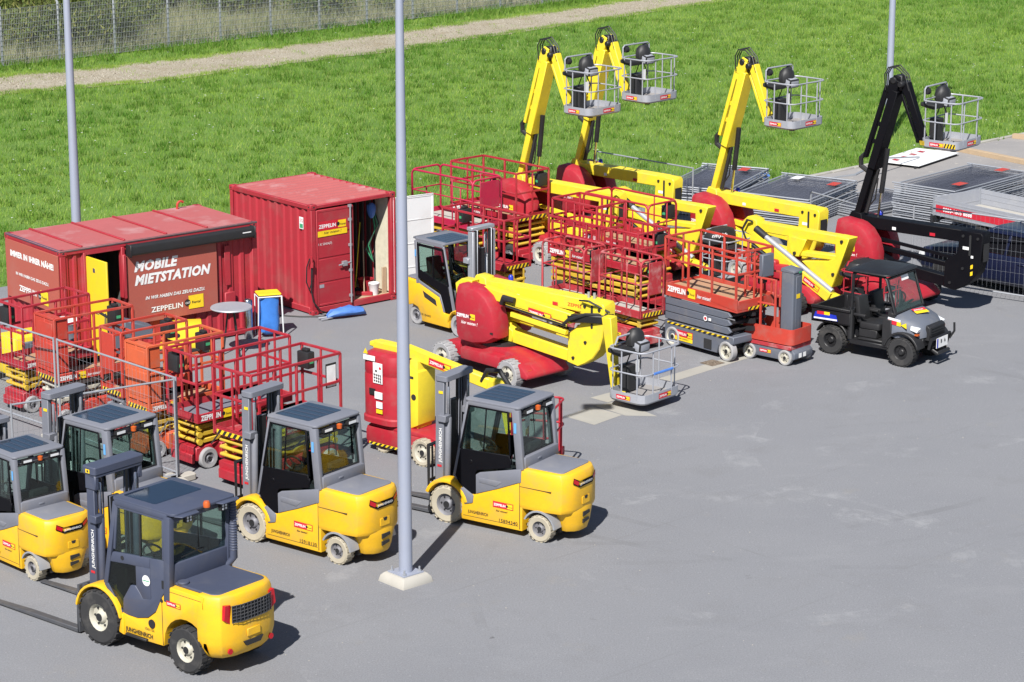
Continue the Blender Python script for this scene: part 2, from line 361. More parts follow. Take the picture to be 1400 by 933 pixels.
# ------------------------------------------------------------------ ground
def groundmat(name, build):
    m, nt, b = _nt(name); geo = nt.nodes.new('ShaderNodeNewGeometry'); pos = geo.outputs['Position']
    nz = lambda sc, d=4, r=.6: noise(nt, sc, d, r, vec=pos)
    col, rough, h, st = build(nt, nz, pos)
    nt.links.new(col, b.inputs['Base Color']); b.inputs['Roughness'].default_value = rough; b.inputs['Specular IOR Level'].default_value = .3
    if h is not None:
        bp = N(nt, 'ShaderNodeBump', Strength=st, Distance=.02); nt.links.new(h, bp.inputs['Height']); nt.links.new(bp.outputs[0], b.inputs['Normal'])
    return m
def _asphalt(nt, nz, pos):
    mp = nt.nodes.new('ShaderNodeMapping'); mp.inputs['Rotation'].default_value = (0, 0, R(-28)); mp.inputs['Scale'].default_value = (.5, 1.3, 1)
    nt.links.new(pos, mp.inputs[0])
    streak = noise(nt, .8, 6, .65, vec=mp.outputs[0])
    c = mixcol(nt, ramp(nt, nz(.25, 5), .3, .7), (.226, .232, .250), (.254, .259, .275))
    c = mixcol(nt, ramp(nt, streak, .56, .80), c, (.285, .29, .305))
    c = mixcol(nt, ramp(nt, nz(.7, 7, .72), .54, .70), c, (.222, .225, .237))
    sp = nt.nodes.new('ShaderNodeMath'); sp.operation = 'MULTIPLY'; sp.inputs[1].default_value = .5
    nt.links.new(ramp(nt, nz(2.3, 7, .72), .70, .76), sp.inputs[0])
    c = mixcol(nt, sp.outputs[0], c, (.42, .41, .39))
    rust = nt.nodes.new('ShaderNodeMath'); rust.operation = 'MULTIPLY'; rust.inputs[1].default_value = .5
    nt.links.new(ramp(nt, nz(.55, 5, .7), .62, .75), rust.inputs[0])
    c = mixcol(nt, rust.outputs[0], c, (.29, .27, .235))
    g = nz(38, 5, .85); g2 = nz(17, 3, .7)
    c = mixcol(nt, ramp(nt, g, .42, .62), mixcol(nt, .48, c, (.10, .10, .112)), c)
    c = mixcol(nt, ramp(nt, g2, .62, .72), c, mixcol(nt, .42, c, (.42, .42, .42)))
    # worn tyre marks: faint broken rings of scuffing
    for (cx, cy, rad, wd) in ((4.2, 41.0, 3.4, .22), (9.5, 46.5, 5.2, .3), (3.0, 37.5, 6.2, .25), (7.0, 50.5, 4.0, .3)):
        ds = nt.nodes.new('ShaderNodeVectorMath'); ds.operation = 'DISTANCE'; nt.links.new(pos, ds.inputs[0]); ds.inputs[1].default_value = (cx, cy, 0)
        e1 = nt.nodes.new('ShaderNodeMath'); e1.operation = 'COMPARE'; nt.links.new(ds.outputs['Value'], e1.inputs[0]); e1.inputs[1].default_value = rad; e1.inputs[2].default_value = wd
        e2 = nt.nodes.new('ShaderNodeMath'); e2.operation = 'MULTIPLY'; nt.links.new(e1.outputs[0], e2.inputs[0]); nt.links.new(ramp(nt, nz(.9, 6, .75), .52, .85), e2.inputs[1])
        c = mixcol(nt, e2.outputs[0], c, (.31, .315, .325))
    # darker rubber tracks left by turning wheels, in pairs, broken up
    for (cx, cy, rad) in ((6.0, 47.5, 7.4), (6.0, 47.5, 6.35), (1.5, 52.5, 12.2), (1.5, 52.5, 11.2), (9.0, 39.0, 9.6), (9.0, 39.0, 8.6)):
        ds = nt.nodes.new('ShaderNodeVectorMath'); ds.operation = 'DISTANCE'; nt.links.new(pos, ds.inputs[0]); ds.inputs[1].default_value = (cx, cy, 0)
        e1 = nt.nodes.new('ShaderNodeMath'); e1.operation = 'COMPARE'; nt.links.new(ds.outputs['Value'], e1.inputs[0]); e1.inputs[1].default_value = rad; e1.inputs[2].default_value = .09
        e2 = nt.nodes.new('ShaderNodeMath'); e2.operation = 'MULTIPLY'; nt.links.new(e1.outputs[0], e2.inputs[0]); nt.links.new(ramp(nt, nz(.33, 5, .7), .50, .95), e2.inputs[1])
        c = mixcol(nt, e2.outputs[0], c, (.14, .142, .15))
    # oil drips
    oi = nt.nodes.new('ShaderNodeMath'); oi.operation = 'MULTIPLY'; nt.links.new(ramp(nt, nz(1.9, 3, .5), .715, .745), oi.inputs[0]); nt.links.new(ramp(nt, nz(.21, 2), .5, .62), oi.inputs[1])
    c = mixcol(nt, oi.outputs[0], c, (.105, .105, .11))
    # straight paving seams, thin and slightly dark, running along the yard axis
    for ang, off, wd in ((43, .3, .02), (43, 4.6, .02), (-47, 2.1, .018)):
        dt = nt.nodes.new('ShaderNodeVectorMath'); dt.operation = 'DOT_PRODUCT'; nt.links.new(pos, dt.inputs[0]); dt.inputs[1].default_value = (-math.sin(R(ang)), math.cos(R(ang)), 0)
        base = -math.sin(R(ang)) * 4 + math.cos(R(ang)) * 44
        e1 = nt.nodes.new('ShaderNodeMath'); e1.operation = 'COMPARE'; nt.links.new(dt.outputs['Value'], e1.inputs[0]); e1.inputs[1].default_value = base - off; e1.inputs[2].default_value = wd
        e2 = nt.nodes.new('ShaderNodeMath'); e2.operation = 'MULTIPLY'; nt.links.new(e1.outputs[0], e2.inputs[0]); nt.links.new(ramp(nt, nz(.8, 5, .7), .40, .8), e2.inputs[1])
        c = mixcol(nt, e2.outputs[0], c, (.17, .172, .18))
    return c, .88, g, .35
M['asphalt'] = groundmat('asphalt', _asphalt)
def _soil(nt, nz, pos):
    c = mixcol(nt, ramp(nt, nz(.12, 4), .3, .7), (.095, .18, .028), (.14, .24, .042))
    c = mixcol(nt, ramp(nt, nz(1.1, 6, .7), .4, .7), c, (.065, .135, .022))
    c = mixcol(nt, ramp(nt, nz(9, 3, .7), .5, .75), c, (.12, .19, .045))
    return c, .95, nz(14, 4, .7), .8
M['turf'] = groundmat('turf_soil', _soil)
def _gravel(nt, nz, pos):
    c = mixcol(nt, ramp(nt, nz(.5, 4), .3, .7), (.265, .225, .155), (.33, .29, .22))
    c = mixcol(nt, ramp(nt, nz(1.2, 6, .75), .52, .7), c, (.22, .165, .085))
    c = mixcol(nt, ramp(nt, nz(16, 3, .8), .5, .7), c, (.50, .48, .43))
    c = mixcol(nt, ramp(nt, nz(22, 3, .8), .58, .7), c, (.12, .10, .08))
    return c, .95, nz(16, 4, .8), .9
M['gravel'] = groundmat('gravel', _gravel)
def _scrub(nt, nz, pos):
    c = mixcol(nt, ramp(nt, nz(.3, 5), .35, .65), (.15, .16, .07), (.30, .27, .18))
    return c, .95, nz(6, 4, .7), 1.
M['scrubsoil'] = groundmat('scrub_soil', _scrub)
def _pave(nt, nz, pos):
    c = mixcol(nt, ramp(nt, nz(.6, 5), .3, .7), (.235, .225, .225), (.30, .285, .275))
    c = mixcol(nt, ramp(nt, nz(4, 6, .7), .6, .7), c, (.42, .39, .34))
    return c, .9, nz(30, 3), .2
M['pave'] = groundmat('paving', _pave)
def _slab(nt, nz, pos):
    c = mixcol(nt, ramp(nt, nz(1.5, 5), .3, .7), (.31, .30, .27), (.36, .345, .31))
    return c, .9, nz(30, 3), .3
M['grate'] = groundmat('rusty_grate', lambda nt, nz, pos: (mixcol(nt, ramp(nt, nz(18, 3), .4, .6), (.10, .075, .055), (.22, .18, .14)), .8, None, 0))
M['slab'] = groundmat('pale_concrete', _slab)

# yard axes: everything is parked on a grid turned -47 degrees
A = R(-47); UX, UY = math.cos(A), math.sin(A)
def sheet(name, pts, z, mat, kind='structure'):
    return setting(name, MB().add([(x, y, z) for x, y in pts], [tuple(range(len(pts)))]), mat, kind)
sheet('terrain', [(-400, -60), (400, -60), (400, 700), (-400, 700)], -.02, 'turf')
# kerb line between meadow and yard runs from left-near to right-far
K0, K1 = Vector((9.37, 74.48)), Vector((16.4, 81.0)); kd = (K1 - K0).normalized(); kn = Vector((kd.y, -kd.x))   # kn points into the yard
def kp(t, s=0): p = K0 + kd * t + kn * s; return (p.x, p.y)
# left of the containers the yard edge follows the other axis
corner = kp(-2.2); YE = [(-60, 42.5), (-12.4, 59.9), (-6.2, 65.2), (1.2, 69.2), kp(-6.0), kp(60), (400, -60), (-400, -60)]
yard = setting('yard', MB().prism(YE, -.5, 0, 0, 'z'), 'asphalt')
kb = MB()
for i in range(-6, 60): a, b = kp(i + .005, .0), kp(i + .995, .0); c, d = kp(i + .995, .16), kp(i + .005, .16); kb.add([(*p, z) for z in (-.1, .05) for p in (a, b, c, d)], [(0, 3, 2, 1), (4, 5, 6, 7), (0, 1, 5, 4), (1, 2, 6, 5), (2, 3, 7, 6), (3, 0, 4, 7)])
setting('kerb', kb, 'slab', bevel=.012)
sheet('pavement', [kp(-5.5, .16), kp(60, .16), kp(60, 12), kp(-2, 4.5)], .004, 'pave')
# gravel track and the verge beyond it
def jag2(a, b, amp, n):
    """two ragged edges of a track that run side by side"""
    A_, B_ = [], []
    for k in range(len(a) - 1):
        for i in range(n):
            t = i / n
            for o, q in ((A_, a), (B_, b)): o.append((q[k][0] + (q[k + 1][0] - q[k][0]) * t + random.uniform(-amp, amp), q[k][1] + (q[k + 1][1] - q[k][1]) * t + random.uniform(-amp, amp)))
    return A_ + [a[-1]], B_ + [b[-1]]
lo_, hi_ = jag2([(-60, 52), (-17.9, 88.7), (-13.07, 91.6), (-4.6, 99.4), (3.1, 107.5), (9.9, 115.2), (60, 168)], [(-63, 56), (-19.4, 92.6), (-14.6, 95.6), (-7.3, 102.2), (.4, 109.9), (5.6, 115.6), (55, 170)], .22, 16)
npt = len(lo_)
MBg = MB().add([(x, y, .004) for x, y in lo_] + [(x, y, .004) for x, y in hi_], [(i, i + 1, len(lo_) + i + 1, len(lo_) + i) for i in range(npt - 1)])
setting('gravel_path', MBg, 'gravel')
FB0, FD = Vector((-19.03, 95.1)), Vector((19.3, 17.5)).normalized()      # far fence base line
fn = Vector((-FD.y, FD.x))
def fp(t, s=0): p = FB0 + FD * t + fn * s; return (p.x, p.y)
sheet('scrub_ground', [fp(-60, .3), fp(120, .3), fp(120, 300), fp(-60, 300)], .006, 'scrubsoil')

# ------------------------------------------------------------------ grass and scrub (uncountable stuff)
def leafmat(name, cols, tr=.35):
    m, nt, b = _nt(name); geo = nt.nodes.new('ShaderNodeNewGeometry')
    n1 = noise(nt, .35, 4, .65, vec=geo.outputs['Position']); rnd = geo.outputs['Random Per Island']
    n0 = noise(nt, .055, 3, .55, vec=geo.outputs['Position']); am = nt.nodes.new('ShaderNodeMath'); am.operation = 'MULTIPLY_ADD'; nt.links.new(n0, am.inputs[0]); am.inputs[1].default_value = 1.1; am.inputs[2].default_value = -.55; ad = nt.nodes.new('ShaderNodeMath'); ad.operation = 'ADD'; nt.links.new(n1, ad.inputs[0]); nt.links.new(am.outputs[0], ad.inputs[1])
    c = mixcol(nt, ramp(nt, ad.outputs[0], .28, .64), cols[0], cols[1]); c = mixcol(nt, ramp(nt, rnd, .55, 1.), c, cols[2])
    nt.links.new(c, b.inputs['Base Color']); b.inputs['Roughness'].default_value = .75; b.inputs['Specular IOR Level'].default_value = .25
    t = N(nt, 'ShaderNodeBsdfTranslucent'); nt.links.new(c, t.inputs[0]); mx = nt.nodes.new('ShaderNodeMixShader'); mx.inputs[0].default_value = tr
    nt.links.new(b.outputs[0], mx.inputs[1]); nt.links.new(t.outputs[0], mx.inputs[2]); nt.links.new(mx.outputs[0], nt.nodes['Material Output'].inputs[0])
    return m
M['blade'] = leafmat('grass_blades', [(.145, .30, .030), (.31, .47, .065), (.47, .54, .18)], .5)
M['weed'] = leafmat('verge_weeds', [(.10, .24, .025), (.16, .30, .04), (.26, .34, .09)], .5)
M['dry'] = leafmat('dry_grass', [(.25, .26, .14), (.34, .33, .21), (.14, .2, .06)])
M['bush'] = leafmat('scrub_leaves', [(.06, .10, .022), (.12, .16, .04), (.24, .24, .07)])
M['twig'] = plain('bare_twigs', (.17, .14, .10), .9)
def fields(pts, h, wd, lean, rs, name, mat, kind='stuff'):
    """one mesh of narrow triangular blades standing at pts (n,2)"""
    n = len(pts); a = rs.uniform(0, 2 * PI, n); hh = h * rs.uniform(.55, 1.25, n); ww = wd * rs.uniform(.6, 1.3, n); la = rs.uniform(0, 2 * PI, n); ll = hh * lean * rs.uniform(.2, 1, n)
    V = np.zeros((n, 3, 3)); dx, dy = np.cos(a) * ww / 2, np.sin(a) * ww / 2
    V[:, 0, 0] = pts[:, 0] - dx; V[:, 0, 1] = pts[:, 1] - dy; V[:, 1, 0] = pts[:, 0] + dx; V[:, 1, 1] = pts[:, 1] + dy
    V[:, 2, 0] = pts[:, 0] + np.cos(la) * ll; V[:, 2, 1] = pts[:, 1] + np.sin(la) * ll; V[:, 2, 2] = hh
    V[:, :2, 2] = -.02
    if pts.shape[1] > 2: V[:, :, 2] += pts[:, 2][:, None]
    me = bpy.data.meshes.new(name); me.vertices.add(3 * n); me.vertices.foreach_set('co', V.reshape(-1))
    me.loops.add(3 * n); me.loops.foreach_set('vertex_index', np.arange(3 * n, dtype=np.int32))
    me.polygons.add(n); me.polygons.foreach_set('loop_start', np.arange(n, dtype=np.int32) * 3)
    me.update(calc_edges=True); me.materials.append(M[mat])
    o = link(name, me); o['kind'] = kind; return o
def inpoly(P, poly):
    x, y = P[:, 0], P[:, 1]; r = np.zeros(len(P), bool); j = len(poly) - 1
    for i in range(len(poly)):
        xi, yi = poly[i]; xj, yj = poly[j]
        c = ((yi > y) != (yj > y)) & (x < (xj - xi) * (y - yi) / (yj - yi + 1e-12) + xi); r ^= c; j = i
    return r
def inview(n, y0, y1, rs):
    """random ground spots spread over the wedge the meadow fills"""
    y = np.sqrt(rs.uniform(y0 * y0, y1 * y1, n)); x = rs.uniform(-1, 1, n) * (y * .25 + 3); return np.stack([x, y], 1)
def clump(P, k, sp, rs): return np.repeat(P, k, 0) + rs.normal(0, sp, (len(P) * k, 2))
P = inview(520000, 58, 130, rng)
keep = ~inpoly(P, YE[:6] + [(400, -60), (-400, -60)])
pathpoly = lo_ + hi_[::-1]; keep &= ~inpoly(P, pathpoly)
rel = (P[:, 0] - FB0.x) * fn.x + (P[:, 1] - FB0.y) * fn.y; keep &= rel < .2
P = P[keep]
fields(P, .10, .020, .9, rng, 'grass', 'blade')
Pw = inview(6500, 60, 125, rng); rel = (Pw[:, 0] - FB0.x) * fn.x + (Pw[:, 1] - FB0.y) * fn.y
Pw = Pw[(~inpoly(Pw, YE[:6] + [(400, -60), (-400, -60)])) & (~inpoly(Pw, pathpoly)) & (rel < .2)]
fields(clump(Pw, 22, .13, rng), .17, .035, .9, rng, 'meadow_weeds', 'weed')
# taller weeds along the fence foot
t = rng.uniform(-8, 60, 230); s = rng.normal(-.25, .55, 230); Pv = np.array([fp(a, b) for a, b in zip(t, s)])
fields(clump(Pv, 40, .26, rng), .24, .05, .9, rng, 'verge_weeds', 'weed')
# dry standing grass behind the fence
t = rng.uniform(-20, 75, 29000); s = rng.uniform(.4, 16, 29000); Pd = np.array([fp(a, b) for a, b in zip(t, s)])
fields(clump(Pd, 4, .12, rng), .62, .022, .8, rng, 'dry_grass', 'dry')
_k = rng.uniform(0, len(lo_) - 1.001, 15000); _i = _k.astype(int); _f = _k - _i; _g = rng.uniform(.0, 1., 15000); LO, HI = np.array(lo_), np.array(hi_)
Ps = (LO[_i] * (1 - _f)[:, None] + LO[_i + 1] * _f[:, None]) * (1 - _g)[:, None] + (HI[_i] * (1 - _f)[:, None] + HI[_i + 1] * _f[:, None]) * _g[:, None]
Ps = Ps[(Ps[:, 1] > 80) & (Ps[:, 1] < 125)]; M['stone'] = leafmat('gravel_stones', [(.30, .26, .19), (.46, .43, .37), (.13, .11, .085)], 0.)
fields(Ps, .035, .055, 1.8, rng, 'loose_gravel', 'stone')
_ok = (_g < .09) | (_g > .91) | (rng.uniform(0, 1, 15000) < .012); Pt = (LO[_i] * (1 - _f)[:, None] + LO[_i + 1] * _f[:, None]) * (1 - _g)[:, None] + (HI[_i] * (1 - _f)[:, None] + HI[_i + 1] * _f[:, None]) * _g[:, None]
Pt = Pt[_ok & (Pt[:, 1] > 80) & (Pt[:, 1] < 125)]; fields(clump(Pt, 16, .16, rng), .09, .02, .9, rng, 'path_grass', 'blade')
def scrubmesh(name, spots, rs):
    pts = []
    for (x, y, r, h) in spots:
        n = int(900 * r * h); d = rs.normal(0, 1, (n, 3)); d /= np.linalg.norm(d, axis=1)[:, None]; d *= (rs.uniform(.35, 1, n) ** .5)[:, None] * (1 + .25 * rs.normal(0, 1, n))[:, None]
        p = np.stack([x + d[:, 0] * r, y + d[:, 1] * r, np.maximum(.05, h * .5 + d[:, 2] * h * .5)], 1); pts.append(p)
    return fields(np.concatenate(pts), .16, .10, 1.6, rs, name, 'bush')
sp = []
for i in range(170):
    t_, s_ = rng.uniform(-18, 62), rng.uniform(2.4, 24); x, y = fp(t_, s_); r = rng.uniform(.7, 2.0); sp.append((x, y, r, r * rng.uniform(.9, 1.5)))
scrubmesh('scrub_foliage', sp, rng)
tw = MB()
for (x, y, r, h) in sp[:90]:
    for k in range(9):
        a = random.uniform(0, 2 * PI); q = (x + r * .9 * math.cos(a), y + r * .9 * math.sin(a), h * random.uniform(.7, 1.25))
        tw.cyl((x + random.uniform(-.3, .3), y + random.uniform(-.3, .3), 0), q, .022, 3, 0, .006, False)
setting('scrub_twigs', tw, 'twig', 'stuff')
# daisies and litter flecks in the meadow
Pf = inview(420, 62, 105, rng); rel = (Pf[:, 0] - FB0.x) * fn.x + (Pf[:, 1] - FB0.y) * fn.y
Pf = Pf[(~inpoly(Pf, YE[:6] + [(400, -60), (-400, -60)])) & (~inpoly(Pf, pathpoly)) & (rel < .2)]
fl = MB()
for x, y in Pf: fl.add([(x + .03 * math.cos(a), y + .03 * math.sin(a), .11 + .012 * math.sin(3 * a)) for a in (0, 1.05, 2.1, 3.14, 4.2, 5.24)], [(0, 1, 2, 3, 4, 5)])
setting('daisies', fl, 'ltext', 'stuff')
# small pale chips scattered on the asphalt
cb = MB()
for i in range(320):
    y = math.sqrt(random.uniform(34 ** 2, 62 ** 2)); x = random.uniform(-.2, .2) * y; r = random.uniform(.004, .012)
    cb.obox((x, y, r * .3), (r * 2, r * 1.4, r * .9), Matrix.Rotation(random.uniform(0, 3), 3, 'Z'))
setting('loose_chippings', cb, 'slab', 'stuff')
# pale repair slabs let into the yard
def slabs(name, pts, z=.004): return sheet(name, pts, z, 'slab')
slabs('concrete_patch', [(1.6, 50.3), (2.55, 51.2), (4.95, 53.75), (5.15, 53.45), (2.9, 51.0), (1.95, 49.95)])
sheet('drain_grate', [(4.02, 53.0), (4.32, 53.28), (4.58, 53.0), (4.28, 52.72)], .008, 'grate'); slabs('concrete_patch', [(1.05, 48.95), (1.62, 49.65), (2.2, 49.05), (1.62, 48.35)]); slabs('concrete_patch', [(1.68, 49.70), (2.15, 50.05), (2.9, 48.95), (2.26, 49.0)])
# ------------------------------------------------------------------ forklifts
def pane(name, pts, thick, mat, parent):
    """a thin sheet of glass from a flat outline"""
    P = [Vector(p) for p in pts]; n = (P[1] - P[0]).cross(P[2] - P[0]).normalized() * thick / 2; k = len(P)
    mb = MB().add([p - n for p in P] + [p + n for p in P], [tuple(range(k))[::-1], tuple(range(k, 2 * k))] + [(i, (i + 1) % k, k + (i + 1) % k, k + i) for i in range(k)])
    return part(name, mb, mat, parent)
def seatparts(t, x, z, y=0, sc=1.):
    s = MB(); s.prism(rrect(x - .24 * sc, x + .26 * sc, y - .24 * sc, y + .24 * sc, .08), z, z + .14, 0, 'z')
    s.loft([[(x - .20 - .10 * k, y + a * .22 * (1 - .12 * k), z + .1 + .55 * k) for a in (-1, 1)] + [(x - .32 - .10 * k, y + a * .2 * (1 - .12 * k), z + .1 + .55 * k) for a in (1, -1)] for k in (0, .35, .7, 1)], 0, True)
    s.box(x - .36, x - .06, y - .3, y - .24, z + .26, z + .32); s.box(x - .36, x - .06, y + .24, y + .3, z + .26, z + .32)
    return part('seat', s, 'plas', t, bevel=.02, seg=2)
def steer(t, x, y, z, r=.17):
    s = MB(); rot = Matrix.Rotation(R(-35), 3, 'Y')
    s.tube([Vector((x, y, z)) + rot @ Vector((r * math.cos(2 * PI * i / 16), r * math.sin(2 * PI * i / 16), 0)) for i in range(16)], .018, 6, 0, True)
    for a in (0, 2.1, 4.2): s.cyl((x, y, z - .02), Vector((x, y, z)) + rot @ Vector((r * math.cos(a), r * math.sin(a), 0)), .012, 5)
    s.cyl((x, y, z), (x + .22, y, z - .48), .035, 8)
    return part('steering_wheel', s, 'plas', t)
def mast(t, x, zt, hw, z0, pm, lean=0., inner=True, txt=None, cap=True):
    mb = MB()
    for s in (-1, 1):
        mb.beam((x, s * hw, z0), (x - lean, s * hw, zt - .1), .075, .17, 0, up=(1, 0, 0))
        mb.beam((x + .05, s * (hw - .09), z0 + .1), (x + .05 - lean, s * (hw - .09), zt - .06), .05, .13, 1, up=(1, 0, 0))
        mb.cyl((x - .11, s * (hw - .06), z0 + .15), (x - .11 - lean, s * (hw - .06), zt - .75), .058, 10, 0)
        mb.cyl((x - .11 - lean, s * (hw - .06), zt - .75), (x - .11 - lean, s * (hw - .06), zt - .2), .028, 8, 3)
        mb.box(x - .19, x - .02, s * hw - .09, s * hw + .09, zt - .82, zt - .70, 0)
        mb.tube([(x - .02, s * (hw - .2), z0 + .2), (x - .02 - lean, s * (hw - .2), zt - .15)], .016, 5, 1)
    if cap:
        mb.prism(rrect(x - .16 - lean, x + .09 - lean, -hw - .06, hw + .06, .05), zt - .10, zt, 0, 'z')
    for z in (.35, 1.0): mb.box(x + .02, x + .07, -hw, hw, z0 + z, z0 + z + .09, 1)
    mb.box(x - .06, x + .0, -.10, .10, z0 + .2, zt - .5, 1)
    o = part('mast', mb, [pm, 'plas', 'fork', 'chrome'], t, bevel=.008)
    if txt: decal('lettering', o, (x - .03, hw + .038, zt - 1.56), (-lean * .6, 0, 1), (1, 0, 0), [('t', 'JUNGHEINRICH', 0, -.035, .085, 0, 0, .02, .62), ('r', -.09, -.04, -.05, .05, 1)], ['ltext', 'rtext'])
    return o
def carriage(t, x, hw, z0, h, guard=0., gm='black'):
    mb = MB(); mb.box(x, x + .05, -hw, hw, z0, z0 + .1); mb.box(x, x + .05, -hw, hw, z0 + h - .1, z0 + h)
    for s in (-1, 0, 1): mb.box(x - .05, x + .0, s * (hw - .1) - .04, s * (hw - .1) + .04, z0, z0 + h)
    if guard:
        mb.tube([(x + .03, -hw, z0 + h - .02), (x + .03, -hw, z0 + h + guard), (x + .03, hw, z0 + h + guard), (x + .03, hw, z0 + h - .02)], .028, 4)
        mb.box(x + .012, x + .048, -hw, hw, z0 + h + guard * .12, z0 + h + guard * .12 + .04)
        for i in range(1, 8): y = -hw + 2 * hw * i / 8; mb.box(x + .018, x + .042, y - .013, y + .013, z0 + h + .0, z0 + h + guard)
    return part('fork_carriage', mb, gm, t)
def forks(t, x, y, L, z=.045, zt=.55):
    for s in (-1, 1):
        mb = MB(); mb.box(x, x + .05, s * y - .065, s * y + .065, z, zt)
        mb.prism([(x + .05, z), (x + L, z), (x + L, z + .012), (x + L * .55, z + .05), (x + .05, z + .055)], s * y - .065, s * y + .065)
        part('fork', mb, 'fork', t, bevel=.006)

def diesel_forklift(label, loc, rz):
    t = thing('diesel_forklift', label, 'forklift', loc, rz)
    fx, rx, wf, wr = .94, -.94, .43, .36
    for s in (-1, 1):
        wheel(t, (fx, s * .555, wf), wf, .29, 'rub', 'rimw', s, 20, rim=.50)
        wheel(t, (rx, s * .545, wr), wr, .24, 'rub', 'rimw', s, 18, rim=.52)
    # yellow lower body with the rear wheel arch cut into it
    pr = [(.44, .27), (.44, .63), (.30, .60), (.12, .60), (-.12, .66), (-.30, .80), (-.44, 1.06), (-.60, 1.27), (-1.34, 1.27), (-1.34, .5)] + [p for p in arc(rx, .36, .47, 18, 168, 10)][::-1] + [(-.46, .30)]
    b = MB(); b.prism(pr, -.64, .64)
    cw = []
    for z, k in ((.32, .82), (.42, .93), (.58, .995), (.72, 1.), (.95, 1.0), (1.12, .985), (1.22, .965), (1.285, .93), (1.305, .87)):
        xr = -1.20; L = .50 * k + (.02 if .4 < z < 1.1 else 0)
        half = [(xr, .652 * k), (xr - L * .45, .645 * k), (xr - L * .78, .55 * k), (xr - L * .95, .34 * k), (xr - L, .0)]
        cw.append([(x, y, z) for x, y in half] + [(x, -y, z) for x, y in half[-2::-1]])
    b.loft(cw, 0, True)
    for s in (-1, 1):   # front mudguards
        o = arc(fx, wf, .53, 10, 168, 14); i_ = arc(fx, wf, .485, 10, 168, 14)
        b.prism(o + i_[::-1], s * .42, s * .70)
        b.prism([(.40, .27), (.52, .30), (.45, .60), (.40, .62)], s * .45, s * .66)
    body = part('body', b, 'yel', t, bevel=.018, seg=2)
    h = MB(); h.prism(rrect(-1.50, -.55, -.53, .53, .12), 1.272, 1.315, 0, 'z'); h.cyl((-.74, .46, 1.31), (-.74, .46, 1.35), .09, 14)
    h.box(.0, .95, -.40, .40, .25, .74); part('engine_hood', h, 'dgrey', t, bevel=.01)
    # rear grille, lamps, plates
    g = MB(); z0, z1 = .90, 1.16
    def rear(y, z): # point on the curved rear face
        ay = abs(y) / .652; return -1.20 - .50 * math.sqrt(max(0, 1 - min(1, ay) ** 3.2)) - .040
    ys = [-.40, -.25, 0, .25, .40]
    g.add([(rear(y, 1), y, z) for z in (z0, z1) for y in ys], [(i, i + 1, 6 + i, 5 + i) for i in range(4)], 0)
    for k in range(6): z = z0 + (z1 - z0) * k / 5; g.tube([(rear(y, z) - .012, y, z) for y in ys], .006, 4, 1)
    for k in range(13):
        y = -.40 + .8 * k / 12; g.tube([(rear(y, z0) - .012, y, z0 - .01), (rear(y, z0) - .012, y, z1 + .01)], .005, 4, 1)
    part('rear_grille', g, ['dark', 'fork'], t)
    for s in (-1, 1):
        l = MB(); l.prism([(s * .42, .88), (s * .40, 1.17), (s * .50, 1.18), (s * .53, .96)], rear(.46, 1) - .012, rear(.46, 1) + .05, 0, 'x'); part('tail_lamp', l, 'rlens', t)
    k = MB(); k.prism([(-.2, .56), (.2, .56), (.14, .48), (-.14, .48)], -1.725, -1.68, 0, 'x'); part('tow_pocket', k, 'dark', t)
    for s in (-1, 1): k = MB(); k.cyl((-1.665, s * .42, .45), (-1.64, s * .42, .45), .045, 12); part('reflector', k, 'rlens', t)
    decal('lettering', t, (-1.725, .22, 1.105), (0, -1, 0), (0, 0, 1), [('t', 'JUNGHEINRICH', 0, 0, .05, 0, .2, .02, .44)], ['ltext'])
    decal('lettering', t, (.36, .645, .36), (-1, 0, 0), (0, 0, 1), [('t', 'JUNGHEINRICH', 0, 0, .10, 0, 0, .02, .60), ('t', '1501150', .42, .12, .06, 0, 0, 0)], ['ktext'])
    k = MB(); k.cyl((-.22, .638, .60), (-.22, .655, .60), .07, 16); part('fuel_cap', k, 'plas', t)
    rental(t, (-.56, .645, .98), (-1, 0, 0), (0, 0, 1), .30)
    sm_ = MB(); [sm_.box(-.455, -.447, s * .641 - .004, s * .641 + .004, .32, 1.06) for s in (-1, 1)]; sm_.box(-1.3, -.62, -.643, .643, 1.20, 1.206); part('panel_gaps', sm_, 'dark', t)
    kk = MB(); kk.prism([(-.13, .62), (.13, .62), (.13, .74), (-.13, .74)], -1.735, -1.715, 0, 'x'); part('service_flap', kk, 'yel', t, bevel=.006)
    st = MB(); st.box(-.25, .25, -.66, -.60, .24, .28); st.box(-.12, .34, .60, .69, .30, .335); st.box(-.12, .34, -.69, -.60, .30, .335); part('step', st, 'plas', t, bevel=.006)
    # cab: pillars, roof, door, glass
    F = MB(); Y = .60
    fb, ft = (.80, 1.00), (.52, 2.36); rb, rt = (-.56, 1.27), (-.62, 2.36)
    for s in (-1, 1):
        F.beam((fb[0], s * Y, fb[1]), (ft[0], s * Y, ft[1]), .08, .09, 0, up=(1, 0, 0))
        F.beam((rb[0], s * Y, rb[1] - .25), (rt[0], s * Y, rt[1]), .10, .13, 0, up=(1, 0, 0))
        F.beam((.80, s * Y, 1.02), (.46, s * Y, .60), .08, .08, 0, up=(1, 0, 0))
        F.prism([(.40, .60), (.12, .605), (-.12, .67), (-.30, .81), (-.44, 1.07), (-.55, 1.24), (-.53, 1.66), (-.20, 1.63), (-.20, .98), (-.02, .95), (.14, 1.12), (.25, 1.10), (.42, .85), (.44, .62)][::1], s * (Y - .025), s * (Y + .03))
        F.prism([(-.20, 1.63), (.62, 1.55), (.70, 1.38), (.30, 1.42), (-.20, 1.46)], s * (Y - .025), s * (Y + .032))
        F.prism([(-.20, 1.47), (-.20, .97), (-.02, .94), (.12, 1.12), (.12, 1.44)], s * (Y - .024), s * (Y + .031))
